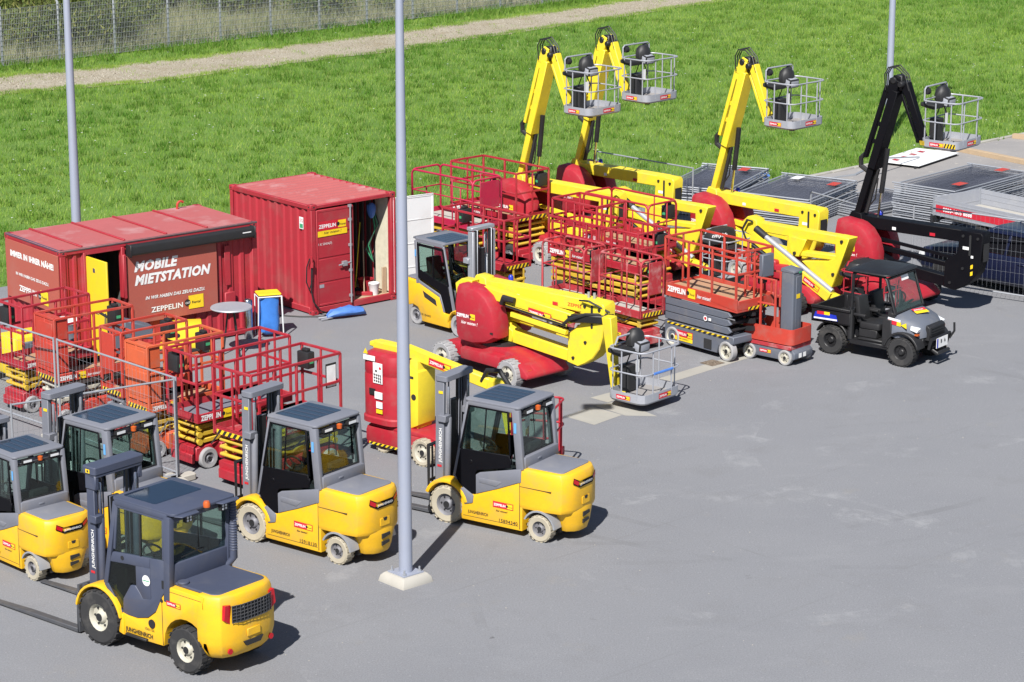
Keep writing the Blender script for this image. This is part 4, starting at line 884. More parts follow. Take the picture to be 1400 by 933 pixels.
def grey_scissor():
    L, W, zd, top = 2.2, 1.12, 1.12, 2.42; hx, hy = L / 2, W / 2
    t = thing('scissor_lift', 'grey-sided scissor lift with orange-red deck and white wheels', 'scissor lift', ctr((3.34, 54.62), -50, L, W), -50, G2)
    c = MB(); c.prism([(-hx, .12), (hx - .55, .12), (hx - .50, .30), (hx - .06, .40), (hx - .06, .56), (-hx, .56)], -hy + .03, hy - .03)
    ch = part('chassis', c, 'mgrey', t, bevel=.015)
    k = MB(); k.box(hx - .95, hx - .72, -hy + .015, -hy + .03, .17, .38); part('valve_recess', k, 'dark', ch)
    hazard('hazard_stripe', ch, (-hx + .1, -hy + .025, .50), (1, 0, 0), (0, 0, 1), L - .3, .045, 12)
    for sx in (-1, 1):
        for sy in (-1, 1): wheel(t, (sx * hx * .76, sy * (hy - .08), .22), .22, .16, 'grub', 'rimw', sy, 0, n=20, rim=.74)
    for k in range(3):
        for s in (-1, 1):
            m = MB(); z = .60 + .165 * k; m.prism([(-hx + .02, z), (hx - .22 - .05 * k, z), (hx - .12, z + .07), (hx - .22, z + .155), (-hx + .02, z + .155)], s * (hy - .04) - .03, s * (hy - .04) + .03); part('scissor_arm', m, 'mgrey', t, bevel=.012)
        m = MB(); m.cyl((hx - .2, -hy + .1, .68 + .165 * k), (hx - .2, hy - .1, .68 + .165 * k), .035, 8); m.beam((hx - .5, 0, .62 + .165 * k), (hx + .02, 0, .7 + .165 * k), .1, .1); part('pivot_tubes', m, 'plas', t)
    p = MB(); p.box(-hx - .02, hx + .06, -hy, hy, zd, zd + .05)
    for y in (-hy, hy - .03): p.box(-hx - .02, hx + .06, y, y + .03, zd + .05, zd + .30)
    for x in (-hx - .02, hx + .03): p.box(x, x + .03, -hy + .03, hy - .03, zd + .05, zd + .26)
    pf = part('platform', p, 'red2', t, bevel=.008)
    f = MB(); f.box(-hx + .02, hx, -hy + .04, hy - .04, zd + .20, zd + .215); f.box(-hx + .02, hx, -.012, .012, zd + .2155, zd + .225, 1); f.box(.1, .125, -hy + .04, hy - .04, zd + .2155, zd + .225, 1); part('deck', f, ['wood', 'plas'], pf)
    g = MB(); rails_square(g, -hx, hx, -hy + .02, hy - .02, zd + .25, top - zd - .25, 3); part('guardrail', g, 'red2', t, bevel=.004)
    e = MB(); e.box(hx - .02, hx + .10, hy - .42, hy - .06, top - .62, top - .12); part('control_box', e, 'mgrey', t, bevel=.02)
    logo(pf, (-hx + .12, -hy, zd + .12), (1, 0, 0), (0, 0, 1), 1.35); rental(t, (-hx + .35, -hy + .03, .18), (1, 0, 0), (0, 0, 1), .55, True)
    decal('sticker', t, (hx * .2, -hy - .012, .84), (1, 0, 0), (0, 0, 1), [('c', 0, 0, .06, 0), ('c', 0, 0, .035, 1), ('r', .10, -.03, .18, .03, 0)], ['ltext', 'rtext'])
    hazard('hazard_stripe', pf, (hx + .06, -hy * .4, zd + .02), (0, 1, 0), (0, 0, 1), W * .6, .07, 5)
grey_scissor()

def mast_lift():
    t = thing('mast_lift', 'compact red mast lift with tall grey column and white wheels', 'mast lift', (5.72, 53.40, 0), -41)
    b = MB(); b.box(-.60, .60, -.36, .36, .10, .36); b.prism([(.60, .10), (.70, .16), (.70, .28), (.60, .36)], -.34, .34); ch = part('chassis', b, 'mgrey', t, bevel=.02, seg=2)
    u = MB(); u.box(-.64, .62, -.385, .385, .34, .44); part('skirt', u, 'redold', ch, bevel=.015)
    for sx in (-.46, .47):
        for sy in (-1, 1): wheel(t, (sx, sy * .34, .17), .17, .12, 'grub', 'rimw', sy, 0, n=20, rim=.72)
    p = MB(); o = rrect(-.66, .66, -.40, .40, .12, n=4); i_ = rrect(-.64, .64, -.38, .38, .10, n=4)
    p.loft([[(*q, .46) for q in o], [(*q, .80) for q in o], [(*q, .80) for q in i_], [(*q, .50) for q in i_]], 0, True, (True, True)); pf = part('platform', p, 'red2', t, ang=30)
    f = MB(); f.prism(i_, .501, .512, 0, 'z'); part('deck', f, 'rimw', pf)
    c = MB(); c.prism(rrect(.18, .50, -.17, .17, .03), .46, 1.98, 0, 'z'); c.prism([(.16, 1.98), (.52, 1.98), (.50, 2.03), (.18, 2.07)], -.18, .18); c.box(.495, .515, -.08, .08, .5, 1.9); cm = part('mast_column', c, 'mgrey', t, bevel=.012)
    decal('sticker', cm, (.515, -.08, 1.42), (0, 1, 0), (0, 0, 1), [('r', 0, 0, .14, .10, 0)], ['styel']); decal('sticker', cm, (.521, -.02, 1.99), (0, 1, 0), (0, 0, 1), [('r', 0, -.02, .12, .02, 0)], ['green'])
    g = MB()
    for z in (1.82, 1.28): g.beam((-.62, -.36, z), (.20, -.36, z), .04, .04); g.beam((-.62, .36, z), (.20, .36, z), .04, .04); g.beam((-.62, -.36, z), (-.62, .36, z), .04, .04)
    for x, y in ((-.62, -.36), (-.62, .36), (-.2, -.36), (-.2, .36), (.18, -.36), (.18, .36), (-.62, 0)): g.beam((x, y, .7), (x, y, 1.84), .045, .045)
    part('guardrail', g, 'red2', t, bevel=.005)
    k = MB(); k.box(-.60, -.5, .05, .3, 1.55, 1.85); part('control_box', k, 'plas', t, bevel=.02)
    rental(ch, (-.2, -.36, .2), (1, 0, 0), (0, 0, 1), .3)
    decal('sticker', ch, (.701, -.2, .17), (0, 1, 0), (0, 0, 1), [('r', 0, 0, .11, .1, 0), ('r', .16, 0, .27, .1, 0)], ['ltext'])
mast_lift()

# ------------------------------------------------------------------ boom lifts
def basket(t, bx, bz, rail='alu', lamps=True, box=True, by=0., sign=True, tie=False):
    """work basket: tray, bent-tube rails, control console; centre (bx, by), floor bz"""
    o = rrect(bx - .47, bx + .47, by - .62, by + .62, .16, n=3)
    k = thing_part('basket', t)
    p = MB(); i_ = [((x - bx) * .96 + bx, (y - by) * .97 + by) for x, y in o]
    p.loft([[((x - bx) * .93 + bx, (y - by) * .95 + by, bz) for x, y in o], [(*q, bz + .04) for q in o], [(*q, bz + .21) for q in o], [(*q, bz + .21) for q in i_], [(*q, bz + .05) for q in i_]], 0, True)
    p.cyl((bx + .25, by - .35, bz - .05), (bx + .25, by - .35, bz), .07, 10, 1); p.cyl((bx - .1, by + .35, bz - .05), (bx - .1, by + .35, bz), .07, 10, 1); p.prism(i_, bz + .052, bz + .06, 2, 'z')
    part('floor_tray', p, [rail, 'plas', 'pave'], k, ang=30)
    g = MB()
    for z, r in ((bz + 1.08, .019), (bz + .62, .016)): g.tube([(x, y, z) for x, y in o], r, 6, 0, True)
    for x, y in ((-.45, -.45), (-.1, -.61), (.3, -.61), (.46, -.3), (.46, .3), (.3, .61), (-.1, .61), (-.45, .45)): g.tube([(bx + x, by + y, bz + .1), (bx + x, by + y, bz + 1.08)], .016, 6)
    if lamps: g.tube([(bx - .46, by - .50, bz + 1.08), (bx - .46, by - .5, bz + 1.32), (bx - .46, by - .44, bz + 1.37), (bx - .46, by + .44, bz + 1.37), (bx - .46, by + .5, bz + 1.32), (bx - .46, by + .5, bz + 1.08)], .019, 6)
    else: g.tube([(bx - .44, by - .40, bz + 1.08), (bx - .40, by - .36, bz + 1.24), (bx - .40, by + .36, bz + 1.24), (bx - .44, by + .40, bz + 1.08)], .019, 6)
    part('guardrail', g, rail, k)
    c = MB(); c.prism([(bx - .58, bz + .92), (bx - .22, bz + .86), (bx - .20, bz + .98), (bx - .58, bz + 1.02)], by - .48, by - .02, 0); c.prism([(bx - .46, bz + .90), (bx - .14, bz + .86), (bx - .12, bz + 1.06), (bx - .30, bz + 1.12), (bx - .46, bz + 1.06)], by + .02, by + .36, 1)
    part('control_console', c, ['plas', rail], k, bevel=.03, seg=2)
    d = MB(); d.loft([[(bx - .38 + .17 * q * math.cos(a), by + .18 + .22 * q * math.sin(a), bz + 1.0 + h) for a in [2 * PI * i / 10 for i in range(10)]] for q, h in ((1, 0), (1.05, .1), (.9, .24), (.5, .32))], 0, True); part('console_cover', d, 'plas', k)
    d = MB(); d.prism(rrect(bx - .50, bx - .26, by - .20, by + .10, .05), bz + .08, bz + .62, 0, 'z'); part('load_box', d, 'plas', k, bevel=.02)
    h = MB(); h.tube([(bx - .30, by + .1, bz + .9), (bx - .22, by + .16, bz + .66), (bx - .28, by + .12, bz + .4)], .016, 5); h.tube([(bx - .3, by - .05, bz + .9), (bx - .42, by - .05, bz + .62)], .014, 5); part('cable', h, 'plas', k)
    if lamps:
        for s in (-1, 1):
            l = MB(); l.lathe([(.001, -.06), (.07, -.05), (.085, 0), (.085, .05), (.001, .055)], (bx - .48, by + s * .36, bz + 1.26), 'y', 12); part('work_lamp', l, 'plas', k)
    if tie: h = MB(); h.tube([(bx + .49, by - .30, bz + .62), (bx + .49, by + .3, bz + .62)], .027, 6); part('foam_sleeve', h, 'blue', k)
    decal('sticker', k, (bx - .12, by, bz + .50), (0, -1, 0), (0, 0, 1), [('r', 0, 0, .12, .26, 0)], ['ltext'])
    rental(k, (bx - .22, by - .62, bz + .06), (1, 0, 0), (0, 0, 1), .36); rental(k, (bx + .47, by - .12, bz + .06), (0, 1, 0), (0, 0, 1), .4)
    return k
def curve_cover(s, y0, y1, pts): return s.prism(pts, y0, y1)
def boomlift(label, loc, rz, up, mat='lyel', chassis_turn=-4., group=None, mark=None, arm2='lyel'):
    t = thing('boom_lift', label, 'boom lift', loc, rz, group)
    dk = mat == 'gblack'
    # chassis: sloping red hood between four big wheels
    ct = Matrix.Rotation(R(chassis_turn), 4, 'Z')
    def ch(mb): return mb.xf(ct)
    c = MB(); c.prism([(-1.42, .28), (1.45, .24), (1.52, .34), (1.36, .50), (.70, .66), (-.60, .66), (-1.34, .52)], -.46, .46); c.box(-.62, .62, -.66, .66, .30, .56)
    c.prism([(.75, .26), (1.50, .24), (1.54, .32), (1.30, .52), (.80, .62)], -.72, .50); c.prism([(-.80, .60), (-1.34, .50), (-1.44, .30), (-.78, .28)], -.50, .70)
    part('chassis', ch(c), 'red', t, bevel=.05, seg=2)
    for ya, yb in ((-.62, -.50), (.34, .44)): lg = MB(); lg.box(1.39, 1.43, ya, yb, .36, .42); part('marker_lamp', ch(lg), 'amber', t)
    for sx in (-1, 1):
        for sy in (-1, 1):
            w_ = wheel(t, (0, 0, 0), .30, .22, 'grub' if not dk else 'rub', 'rimw' if not dk else 'rimg', sy, 18, rim=.62); w_.matrix_local = ct @ Matrix.Translation((sx * 1.02, sy * .72, .30))
    # turret: bearing, two domed covers with the arms between them
    b = MB(); b.cyl((0, 0, .64), (0, 0, .74), .46, 24); part('slew_ring', b, 'plas', t)
    for s in (-1, 1):
        v = []
        prof = [(-.78, .80), (-.70, .68), (-.30, .66), (.10, .74)] + [(-.35 + .72 * math.cos(R(a)), 1.06 + .86 * math.sin(R(a))) for a in (-12, 10, 32, 54, 72, 84, 92)] + [(-.60, 1.95), (-.76, 1.90), (-.82, 1.5)]
        cx, cz = -.32, 1.25
        for y, k in ((.20, .97), (.30, 1.), (.52, .985), (.62, .90), (.66, .72)): v.append([((x - cx) * k + cx, s * y, (z - cz) * k + cz) for x, z in prof])
        m = MB(); m.loft(v, 0, True); cv = part('turret_cover', m, 'red', t, ang=38)
        if s < 0:
            logo(cv, (-.70, -.655, 1.24), (1, 0, 0), (0, 0, 1), .80, False); decal('lettering', cv, (-.58, -.655, 1.10), (1, 0, 0), (0, 0, 1), [('t', 'hier mieten !', 0, 0, .1, 0, .3, .012, .46)], ['ltext'])
            k = MB(); k.box(.10, .28, -.645, -.625, .98, 1.02); part('cover_latch', k, 'plas', cv)
    l = MB(); l.lathe([(.055, 0), (.055, .10), (.03, .13), (.001, .135)], (-.2, .5, 1.86), 'z', 10); part('flashing_lamp', l, 'blens', t)
    f = MB(); f.prism([(-.70, .74), (.40, .74), (.42, 1.0), (-.2, 1.3), (-.35, 2.02), (-.62, 2.05), (-.80, 1.7)], -.15, .15); part('turret_frame', f, mat, t, bevel=.02)
    # folded riser: lower arm, parallel link, end casting, upper arm
    for nm, p, q, w_, h_, m_ in (('lower_arm', (.20, 0, .88), (2.1, 0, .70), .24, .26, mat), ('parallel_link', (.05, .06, 1.24), (2.15, .06, 1.06), .12, .12, mat)):
        m = MB(); m.beam(p, q, w_, h_, h2=h_ * .95); part(nm, m, m_, t, bevel=.012)
    if dk: m = MB(); m.beam((.1, .0, 1.45), (2.2, 0, 1.27), .07, .07); part('parallel_link', m, mat, t)
    e = MB(); e.prism([(1.92, .60), (2.22, .55)] + [(2.00 + .86 * math.cos(R(a)), 1.35 + .80 * math.sin(R(a))) for a in (-62, -45, -25, -5)] + [(2.90, 1.90), (2.86, 1.98), (2.30, 1.98), (2.26, 1.45), (1.95, 1.22)], -.19, .19); ec = part('end_casting', e, mat, t, bevel=.02)
    k = MB(); k.prism(rrect(2.56, 2.61, 1.42, 1.90, .02), -.205, -.192); part('slot', k, 'dark', ec); k = MB(); k.prism([(2.905, 1.30), (2.905, 1.72)][::-1] + [(2.89, 1.72), (2.89, 1.30)], -.12, .12); part('slot', k, 'dark', ec)
    for x, z in ((2.4, 1.86), (2.78, 1.84), (2.1, .72), (2.42, 1.1)): k = MB(); k.cyl((x, -.215, z), (x, .215, z), .035, 8); part('pin', k, 'plas', ec)
    m = MB(); m.beam((-.52, .04, 1.82), (2.5, .04, 1.84), .36, .28, up=(0, 0, 1)); ua = part('upper_arm', m, mat, t, bevel=.015)
    for q, (x_, z_) in enumerate(((.5, 1.74), (1.5, 1.74), (2.40, 1.55))): decal('sticker', t, (x_, (-.145 if x_ < 2 else -.192), z_), (1, 0, 0), (0, 0, 1), [('r', 0, 0, .10 + .04 * q, .07, q % 2)], ['ltext', 'stred'])
    if mark: decal('sticker', ec, (2.62, -.192, .95), (1, 0, .0), (0, 0, 1), [('p', [(0, 0), (.06, .03), (.06, .12), (0, .09)], 0), ('p', [(0, .16), (.06, .19), (.06, .28), (0, .25)], 0), ('r', .0, .42, .06, .48, 1)], ['styel', 'ltext'])
    if up:
        pv, el, jb = Vector((-.50, 0, 1.98)), Vector((.42, 0, 5.22)), Vector((1.16, 0, 3.92))
        d = (el - pv).normalized(); n_ = Vector((d.z, 0, -d.x))
        k1 = pv + d * 1.55
        m = MB(); m.beam(pv + n_ * .02, pv + d * 1.75 + n_ * .02, .27, .17, up=(1, 0, 0)); m.beam(pv + d * 1.2 + n_ * .06, el - d * .2 + n_ * .06, .37, .21, up=(1, 0, 0)); m.beam(el - d * .30, el + d * .05, .36, .26, up=(1, 0, 0))
        mb_ = part('main_boom', m, mat, t, bevel=.015)
        m = MB(); m.beam(pv + d * 1.35 - n_ * .25, el - d * .22 - n_ * .22, .12, .10, up=(1, 0, 0)); 
        for q in (.25, .5, .97): m.beam(pv + d * (1.35 + 1.75 * q) - n_ * .24, pv + d * (1.35 + 1.75 * q) + n_ * .02, .10, .05, up=(0, 1, 0))
        part('cable_tray', m, mat, mb_, bevel=.008)
        hs = MB(); hs.tube([pv + d * 1.45 - n_ * .26, pv + d * 1.28 - n_ * .36, pv + d * 1.10 - n_ * .30, pv + d * 1.05 - n_ * .10], .055, 8)
        part('hose', hs, 'plas', t)
        for yy in (-.09, 0, .08): hs = MB(); hs.tube([el - d * .30 - n_ * .20 + Vector((0, yy, 0)), el - n_ * .32 + Vector((0, yy, .04)), el - n_ * .22 + Vector((0, yy, .24)), el + Vector((0, yy, .33 + .3 * yy)), el + n_ * .24 + Vector((0, yy, .22)), el + n_ * .36 + Vector((0, yy, -.10))], .015, 6); part('hose', hs, 'plas', t)
        el2 = MB(); el2.obox(el + n_ * .06 + Vector((0, 0, -.02)), (.20, .20, .36), None); el2.cyl(el + Vector((-.02, -.2, .02)), el + Vector((-.02, .2, .02)), .09, 10); el2.cyl(el + Vector((.16, -.2, -.06)), el + Vector((.16, .2, -.06)), .08, 10)
        part('elbow_joint', el2, 'black', t, bevel=.04)
        for yy in (-.15, .15): ck = MB(); ck.prism([(q.x, q.z) for q in (el - d * .45 - n_ * .10, el - d * .45 + n_ * .12, el + n_ * .12 + d * .12, el - n_ * .06 + d * .14)], yy - .02, yy + .02); part('cheek_plate', ck, mat, t, bevel=.008)
        r_ = MB(); a_, b_ = Vector((.02, -.0, 1.95)), pv + d * 1.75 + n_ * .24; r_.cyl(a_, a_ + (b_ - a_) * .40, .030, 8, 1); r_.cyl(a_ + (b_ - a_) * .36, b_, .062, 10, 0); part('boom_ram', r_, ['black', 'chrome'], t)
        r_ = MB(); a_, b_ = pv + n_ * .18 + d * .1, pv + d * 1.2 + n_ * .16; r_.cyl(a_, b_, .05, 8); r_.tube([pv + n_ * .1, pv + n_ * .3 + d * .5, pv + d * 1.0 + n_ * .22], .018, 5); part('hose_bundle', r_, 'plas', t)
        j0 = el + Vector((.22, 0, -.06)); jd = (jb - j0).normalized(); jn = Vector((jd.z, 0, -jd.x))
        m = MB(); m.beam(j0 - jd * .02, jb, .20, .20, up=(1, 0, 0), w2=.16, h2=.15); m.beam(j0 + jn * .20 + jd * .1, jb + jn * .16, .06, .07, up=(1, 0, 0)); m.beam(jb - jd * .05 + jn * .18, jb + Vector((.3, 0, .0)), .12, .12)
        part('jib', m, mat, t, bevel=.012)
        m = MB(); m.tube([j0 + jd * .2 + jn * .1, jb - jd * .2 + jn * .09], .03, 6); part('jib_ram', m, 'black', t)
        bk = basket(t, jb.x + .72, jb.z - .06)
        if dk: [hazard('hazard_stripe', bk, (jb.x + .72 - .47 + q, -.62, jb.z), (1, 0, 0), (0, 0, 1), w_h, .10, 4) for q, w_h in ((.0, .12), (.62, .30))]
    else:
        m = MB(); m.beam((-.72, -.28, 1.82), (2.15, -.28, 1.58), .17, .24, w2=.17, h2=.22); m.prism([(-.95, 1.62), (-.60, 1.66), (-.50, 1.98), (-.80, 1.98), (-.98, 1.86)], -.40, -.16); mb_ = part('main_boom', m, mat, t, bevel=.015)
        m = MB(); m.beam((.55, -.34, 1.42), (2.05, -.34, 1.28), .10, .10); m.beam((.45, -.40, 1.60), (2.1, -.40, 1.44), .05, .06, 1); part('cable_tray', m, [mat, 'plas'], mb_, bevel=.006)
        m = MB(); m.tube([(.35, -.42, 1.62), (.42, -.44, 1.76), (.70, -.42, 1.74)], .06, 8); part('hose', m, 'plas', t); m = MB(); m.tube([(2.0, -.42, 1.44), (2.15, -.42, 1.58), (2.5, -.3, 1.72), (2.9, -.12, 1.74), (3.1, -.1, 1.5)], .035, 6); part('hose', m, 'plas', t); m = MB(); m.tube([(2.3, -.25, 1.98), (2.6, -.32, 2.02), (2.98, -.1, 1.8)], .02, 5); part('hose', m, 'plas', t)
        m = MB(); m.obox((2.94, -.08, 1.60), (.14, .18, .30)); m.beam((2.05, -.30, 1.58), (2.95, -.14, 1.66), .16, .18); part('elbow_joint', m, 'black', t, bevel=.03)
        j0, jb = Vector((3.06, -.22, 1.70)), Vector((3.16, -.12, .20)); m = MB(); m.beam(j0 + Vector((0, 0, .06)), jb, .22, .24, up=(1, 0, 0), w2=.14, h2=.13); m.beam(j0 + Vector((-.10, -.05, -.05)), jb + Vector((-.08, 0, .1)), .05, .06, up=(1, 0, 0)); m.beam(jb, jb + Vector((.30, 0, 0)), .12, .12); part('jib', m, mat, t, bevel=.012)
        m = MB(); m.cyl((2.3, .05, 1.84), (2.3, .05, 2.10), .03, 8); m.cyl((2.45, .05, 1.84), (2.45, .05, 2.10), .03, 8); part('lift_eyes', m, 'steel', t)
        rental(mb_, (1.05, -.40, 1.50), (1, 0, -.09), (0, 0, 1), .62)
        decal('lettering', ua, (.0, -.137, 1.9), (1, 0, 0), (0, 0, 1), [('t', 'ZEPPELIN', 1.9, -.12, .1, 0, 0, .02, .5)], ['rtext'])
        basket(t, 3.80, .17, lamps=False, tie=True)
    return t
GB = 'boom lifts with raised booms'
boomlift('yellow folded boom lift with red domed cover, its grey basket resting near the ground', (-.20, 52.30, 0), -41, False, chassis_turn=-6)
bE = boomlift('yellow boom lift with raised boom, right of the pair, before the fence stacks', (5.38, 61.75, 0), -45, True, group=GB)
dup(bE, (2.12, 65.55, 0), -44, 'rearmost yellow raised boom lift, its elbow the highest of all', GB)
dup(bE, (.62, 63.55, 0), -44, 'leftmost yellow raised boom lift, rising behind the large red scissor lift', GB)
boomlift('black raised boom lift with hazard-marked basket in front of the silver trailer', (8.58, 58.90, 0), -39., True, 'gblack', group=GB, mark=True)
# ------------------------------------------------------------------ containers
def corrug(n, L, d=.036):
    """plan outline of a corrugated sheet along x: list of (x, depth)"""
    p = L / n; out = []
    for i in range(n): x = i * p; out += [(x, 0), (x + p * .28, 0), (x + p * .42, -d), (x + p * .86, -d)]
    return out + [(L, 0)]
def csheet(mb, o, ud, nd, L, z0, z1, n, m=0, d=.036, cut=None):
    """corrugated wall: starts at o, runs along ud, faces nd, between z0 and z1; with thickness"""
    o, ud, nd = Vector(o), Vector(ud), Vector(nd); pr = corrug(n, L, d)
    f = [o + ud * x + nd * y for x, y in pr]; b = [o + ud * x + nd * (y - .012) for x, y in pr]; k = len(pr)
    vs = [(p.x, p.y, z) for p in f for z in (z0, z1)] + [(p.x, p.y, z) for p in b for z in (z0, z1)]
    fs = []
    for i in range(k - 1): fs.append((2 * i, 2 * i + 2, 2 * i + 3, 2 * i + 1)); q = 2 * k; fs.append((q + 2 * i, q + 2 * i + 1, q + 2 * i + 3, q + 2 * i + 2)); fs.append((2 * i + 1, 2 * i + 3, q + 2 * i + 3, q + 2 * i + 1))
    return mb.add(vs, fs, m)
def cframe(t, L, W, Hh, mat='contred', fittings=True):
    mb = MB(); p = .13
    for x in (0, L - p):
        for y in (0, W - p): mb.box(x, x + p, y, y + p, .12, Hh - .12)
    for y in (0, W - .09): mb.box(p, L - p, y, y + .09, .03, .17); mb.box(p, L - p, y, y + .08, Hh - .10, Hh - .02)
    for x in (0, L - .09): mb.box(x, x + .09, p, W - p, .03, .17); mb.box(x, x + .09, p, W - p, Hh - .12, Hh - .02)
    f = part('frame', mb, mat, t, bevel=.01)
    for x in (-.006, L - .16):
        for y in (-.006, W - .16):
            for z in (0, Hh - .115):
                c = MB(); c.box(x, x + .166, y, y + .166, z, z + .118); c.box(x + .05, x + .115, y - .003, y + .169, z + .035, z + .085, 1); c.box(x - .003, x + .169, y + .05, y + .115, z + .035, z + .085, 1)
                if z > 1: c.box(x + .05, x + .115, y + .05, y + .115, z + .1, z + .1205, 1)
                part('corner_casting', c, [mat, 'dark'], t, bevel=.008)
    return f
# --- 10 ft store with an open door. local x = along the door end, y = along the long side
def store():
    L, W, Hh = 2.44, 3.24, 2.59
    t = thing('storage_container', 'red corrugated storage container with open door showing tools inside', 'container', (-4.579, 57.142, 0), math.degrees(.713))
    cframe(t, L, W, Hh)
    m = MB(); csheet(m, (.03, W - .13, 0), (0, -1, 0), (-1, 0, 0), W - .26, .17, Hh - .10, 11); csheet(m, (L - .03, .13, 0), (0, 1, 0), (1, 0, 0), W - .26, .17, Hh - .10, 11); csheet(m, (L - .13, W - .03, 0), (-1, 0, 0), (0, 1, 0), L - .26, .17, Hh - .10, 8)
    wl = part('wall', m, 'contred', t)
    iw = MB(); iw.box(L - .12, L - .10, .1, .62, .2, Hh - .15); part('inner_lining', iw, 'cream', t)
    iw = MB(); csheet(iw, (L - .10, W - .1, 0), (0, -1, 0), (-1, 0, 0), W - .75, .17, Hh - .15, 9); iw.box(.14, L - .1, W - .16, W - .14, .17, Hh - .15); part('inner_wall', iw, 'pcol', t)  # dark wall colour stands in for the shade deep inside
    r = MB(); n = 12
    for i in range(n): y0 = .10 + (W - .2) * i / n; d = (W - .2) / n; r.add([(.08, y0, Hh - .058), (L - .08, y0, Hh - .058), (L - .08, y0 + d * .55, Hh - .058), (.08, y0 + d * .55, Hh - .058), (.08, y0 + d * .7, Hh - .012), (L - .08, y0 + d * .7, Hh - .012), (L - .08, y0 + d, Hh - .012), (.08, y0 + d, Hh - .012)], [(0, 1, 2, 3), (3, 2, 5, 4), (4, 5, 6, 7)])
    r.box(.06, L - .06, .08, W - .08, Hh - .085, Hh - .07); part('roof', r, 'controof', t)
    f = MB(); f.box(.05, L - .05, .05, W - .05, .10, .16); part('floor', f, 'plank', t)
    # closed left leaf
    def leaf(mb, w, face):  # ribbed door leaf lying in x, outer face to -y
        for i in range(4): z0 = .19 + i * .565; mb.box(.0, w, 0, .03, z0, z0 + .53); mb.box(.0, w, .012, .04, z0 + .53, z0 + .565)
        mb.box(-.0, .05, -.008, .04, .19, 2.44); mb.box(w - .05, w, -.008, .04, .19, 2.44); mb.box(.0, w, -.006, .04, .19, .24); mb.box(0, w, -.006, .04, 2.39, 2.445)
    d = MB(); leaf(d, 1.06, -1); d.xf(Matrix.Translation((.14, .0, 0))); dl = part('door', d, 'contred', t, bevel=.006)
    b = MB(); b.cyl((1.08, -.05, .16), (1.08, -.05, 2.46), .019, 8)
    for z in (.3, .9, 1.5, 2.1, 2.42): b.box(1.04, 1.12, -.055, -.01, z, z + .06)
    b.cyl((.72, -.07, 1.10), (1.08, -.06, 1.13), .016, 8); b.box(.84, .96, -.08, -.01, 1.06, 1.17); part('locking_bar', b, 'steel', dl)
    rental(dl, (.17, .0, 1.82), (1, 0, 0), (0, 0, 1), .84, True)
    decal('fleet_number', dl, (.18, 0, 1.62), (1, 0, 0), (0, 0, 1), [('t', '1 K 53424(7)', 0, 0, .075, 0, 0, .0, .38)], ['ltext'])
    decal('sticker', dl, (.20, .0, .62), (1, 0, 0), (0, 0, 1), [('r', 0, 0, .13, .08, 0)], ['alu'])
    decal('sticker', wl, (.026, .48, 2.12), (0, -1, 0), (0, 0, 1), [('r', 0, -.14, .16, .14, 0), ('r', .02, -.12, .14, -.02, 1), ('t', 'SQ', .03, .03, .1, 2, 0, 0)], ['ltext', 'green', 'stred'], lift=.012)
    # open right leaf, swung right round; its white inner face looks at the camera
    d = MB(); leaf(d, 1.10, 1); d.v = [(L - .06 + x * math.cos(R(-8)) , -.02 + x * math.sin(R(-8)) + .05 - y, z) for x, y, z in d.v]
    od = part('door', d, 'white', t, bevel=.006, label='open white-lined door leaf')
    g = MB(); g.tube([(L - .06 + .02, -.02, .16), (L - .06 + .02, -.02, 2.46)], .022, 8); part('hinge_post', g, 'contred', t)
    return t
store()
CT = Matrix.Translation((-4.579, 57.142, 0)) @ Matrix.Rotation(.713, 4, 'Z')
def inc(x, y, z=0): p = CT @ Vector((x, y, z)); return (p.x, p.y, p.z)
m = MB(); m.lathe([(.10, 0), (.125, .26), (.135, .27), (.13, .285), (.11, .28), (.09, .03)], n=18); m.tube([(.13, 0, .26), (.1, 0, .12), (-.1, 0, .12), (-.13, 0, .26)][::-1], .006, 4); solo('bucket', m, 'white', 'white plastic bucket on the container floor', 'bucket', inc(1.95, .22, .16))
m = MB(); m.lathe([(.15, 0), (.19, .28), (.2, .30), (.17, .29), (.14, .02)], n=18); solo('tub', m, 'red', 'red tub holding tools behind the white bucket', 'tub', inc(2.02, .62, .16))
def stick(nm, lab, a, b, mat, head, hm):
    t = thing(nm, lab, nm, inc(*a)); M0 = MB(); q = Vector(inc(*b)) - Vector(inc(*a)); M0.cyl((0, 0, .06), q, .014, 8); part('handle', M0, mat, t)
    h = MB(); h.box(*head); part('head', h, hm, t, bevel=.01)
stick('broom', 'red-headed broom with pale handle leaning in the container', (1.72, .30, .16), (2.05, .75, 1.35), 'plank', (-.2, .2, -.05, .05, 0, .09), 'red')
stick('broom', 'yellow-handled broom leaning beside the container wall', (1.80, .75, .16), (2.12, .95, 1.75), 'lyel', (-.2, .2, -.04, .04, 0, .09), 'plas')
m = MB()
for k in range(5): m.tube([(.02 * k, .01 * k, 1.55 - .03 * k), (.05 + .03 * k, -.02, 1.0 + .05 * k), (-.05 - .03 * k, 0, .7 - .04 * k), (.03, .02, .25)], .012, 5, k % 2)
solo('cable_bundle', m, ['plas', 'green'], 'bundle of black and green cables hanging in the container', 'cables', inc(2.16, .55, .6))
m = MB(); m.box(-.2, .2, -.16, .16, 0, .34); m.box(-.2, .2, -.165, .165, .34, .40, 1); m.box(-.09, .09, -.02, .02, .40, .45, 1); solo('tool_chest', m, ['styel', 'plas'], 'yellow tool chest with black lid inside the container', 'tool chest', inc(1.42, .95, .16), 20, bevel=.02)
m = MB(); m.prism(rrect(-.2, .2, -.15, .15, .06), 0, .6, 0, 'z'); m.cyl((0, 0, .6), (0, 0, .75), .06, 10); solo('vacuum_cleaner', m, 'plas', 'dark vacuum cleaner standing deep in the container', 'vacuum cleaner', inc(1.5, 1.75, .16), bevel=.03)
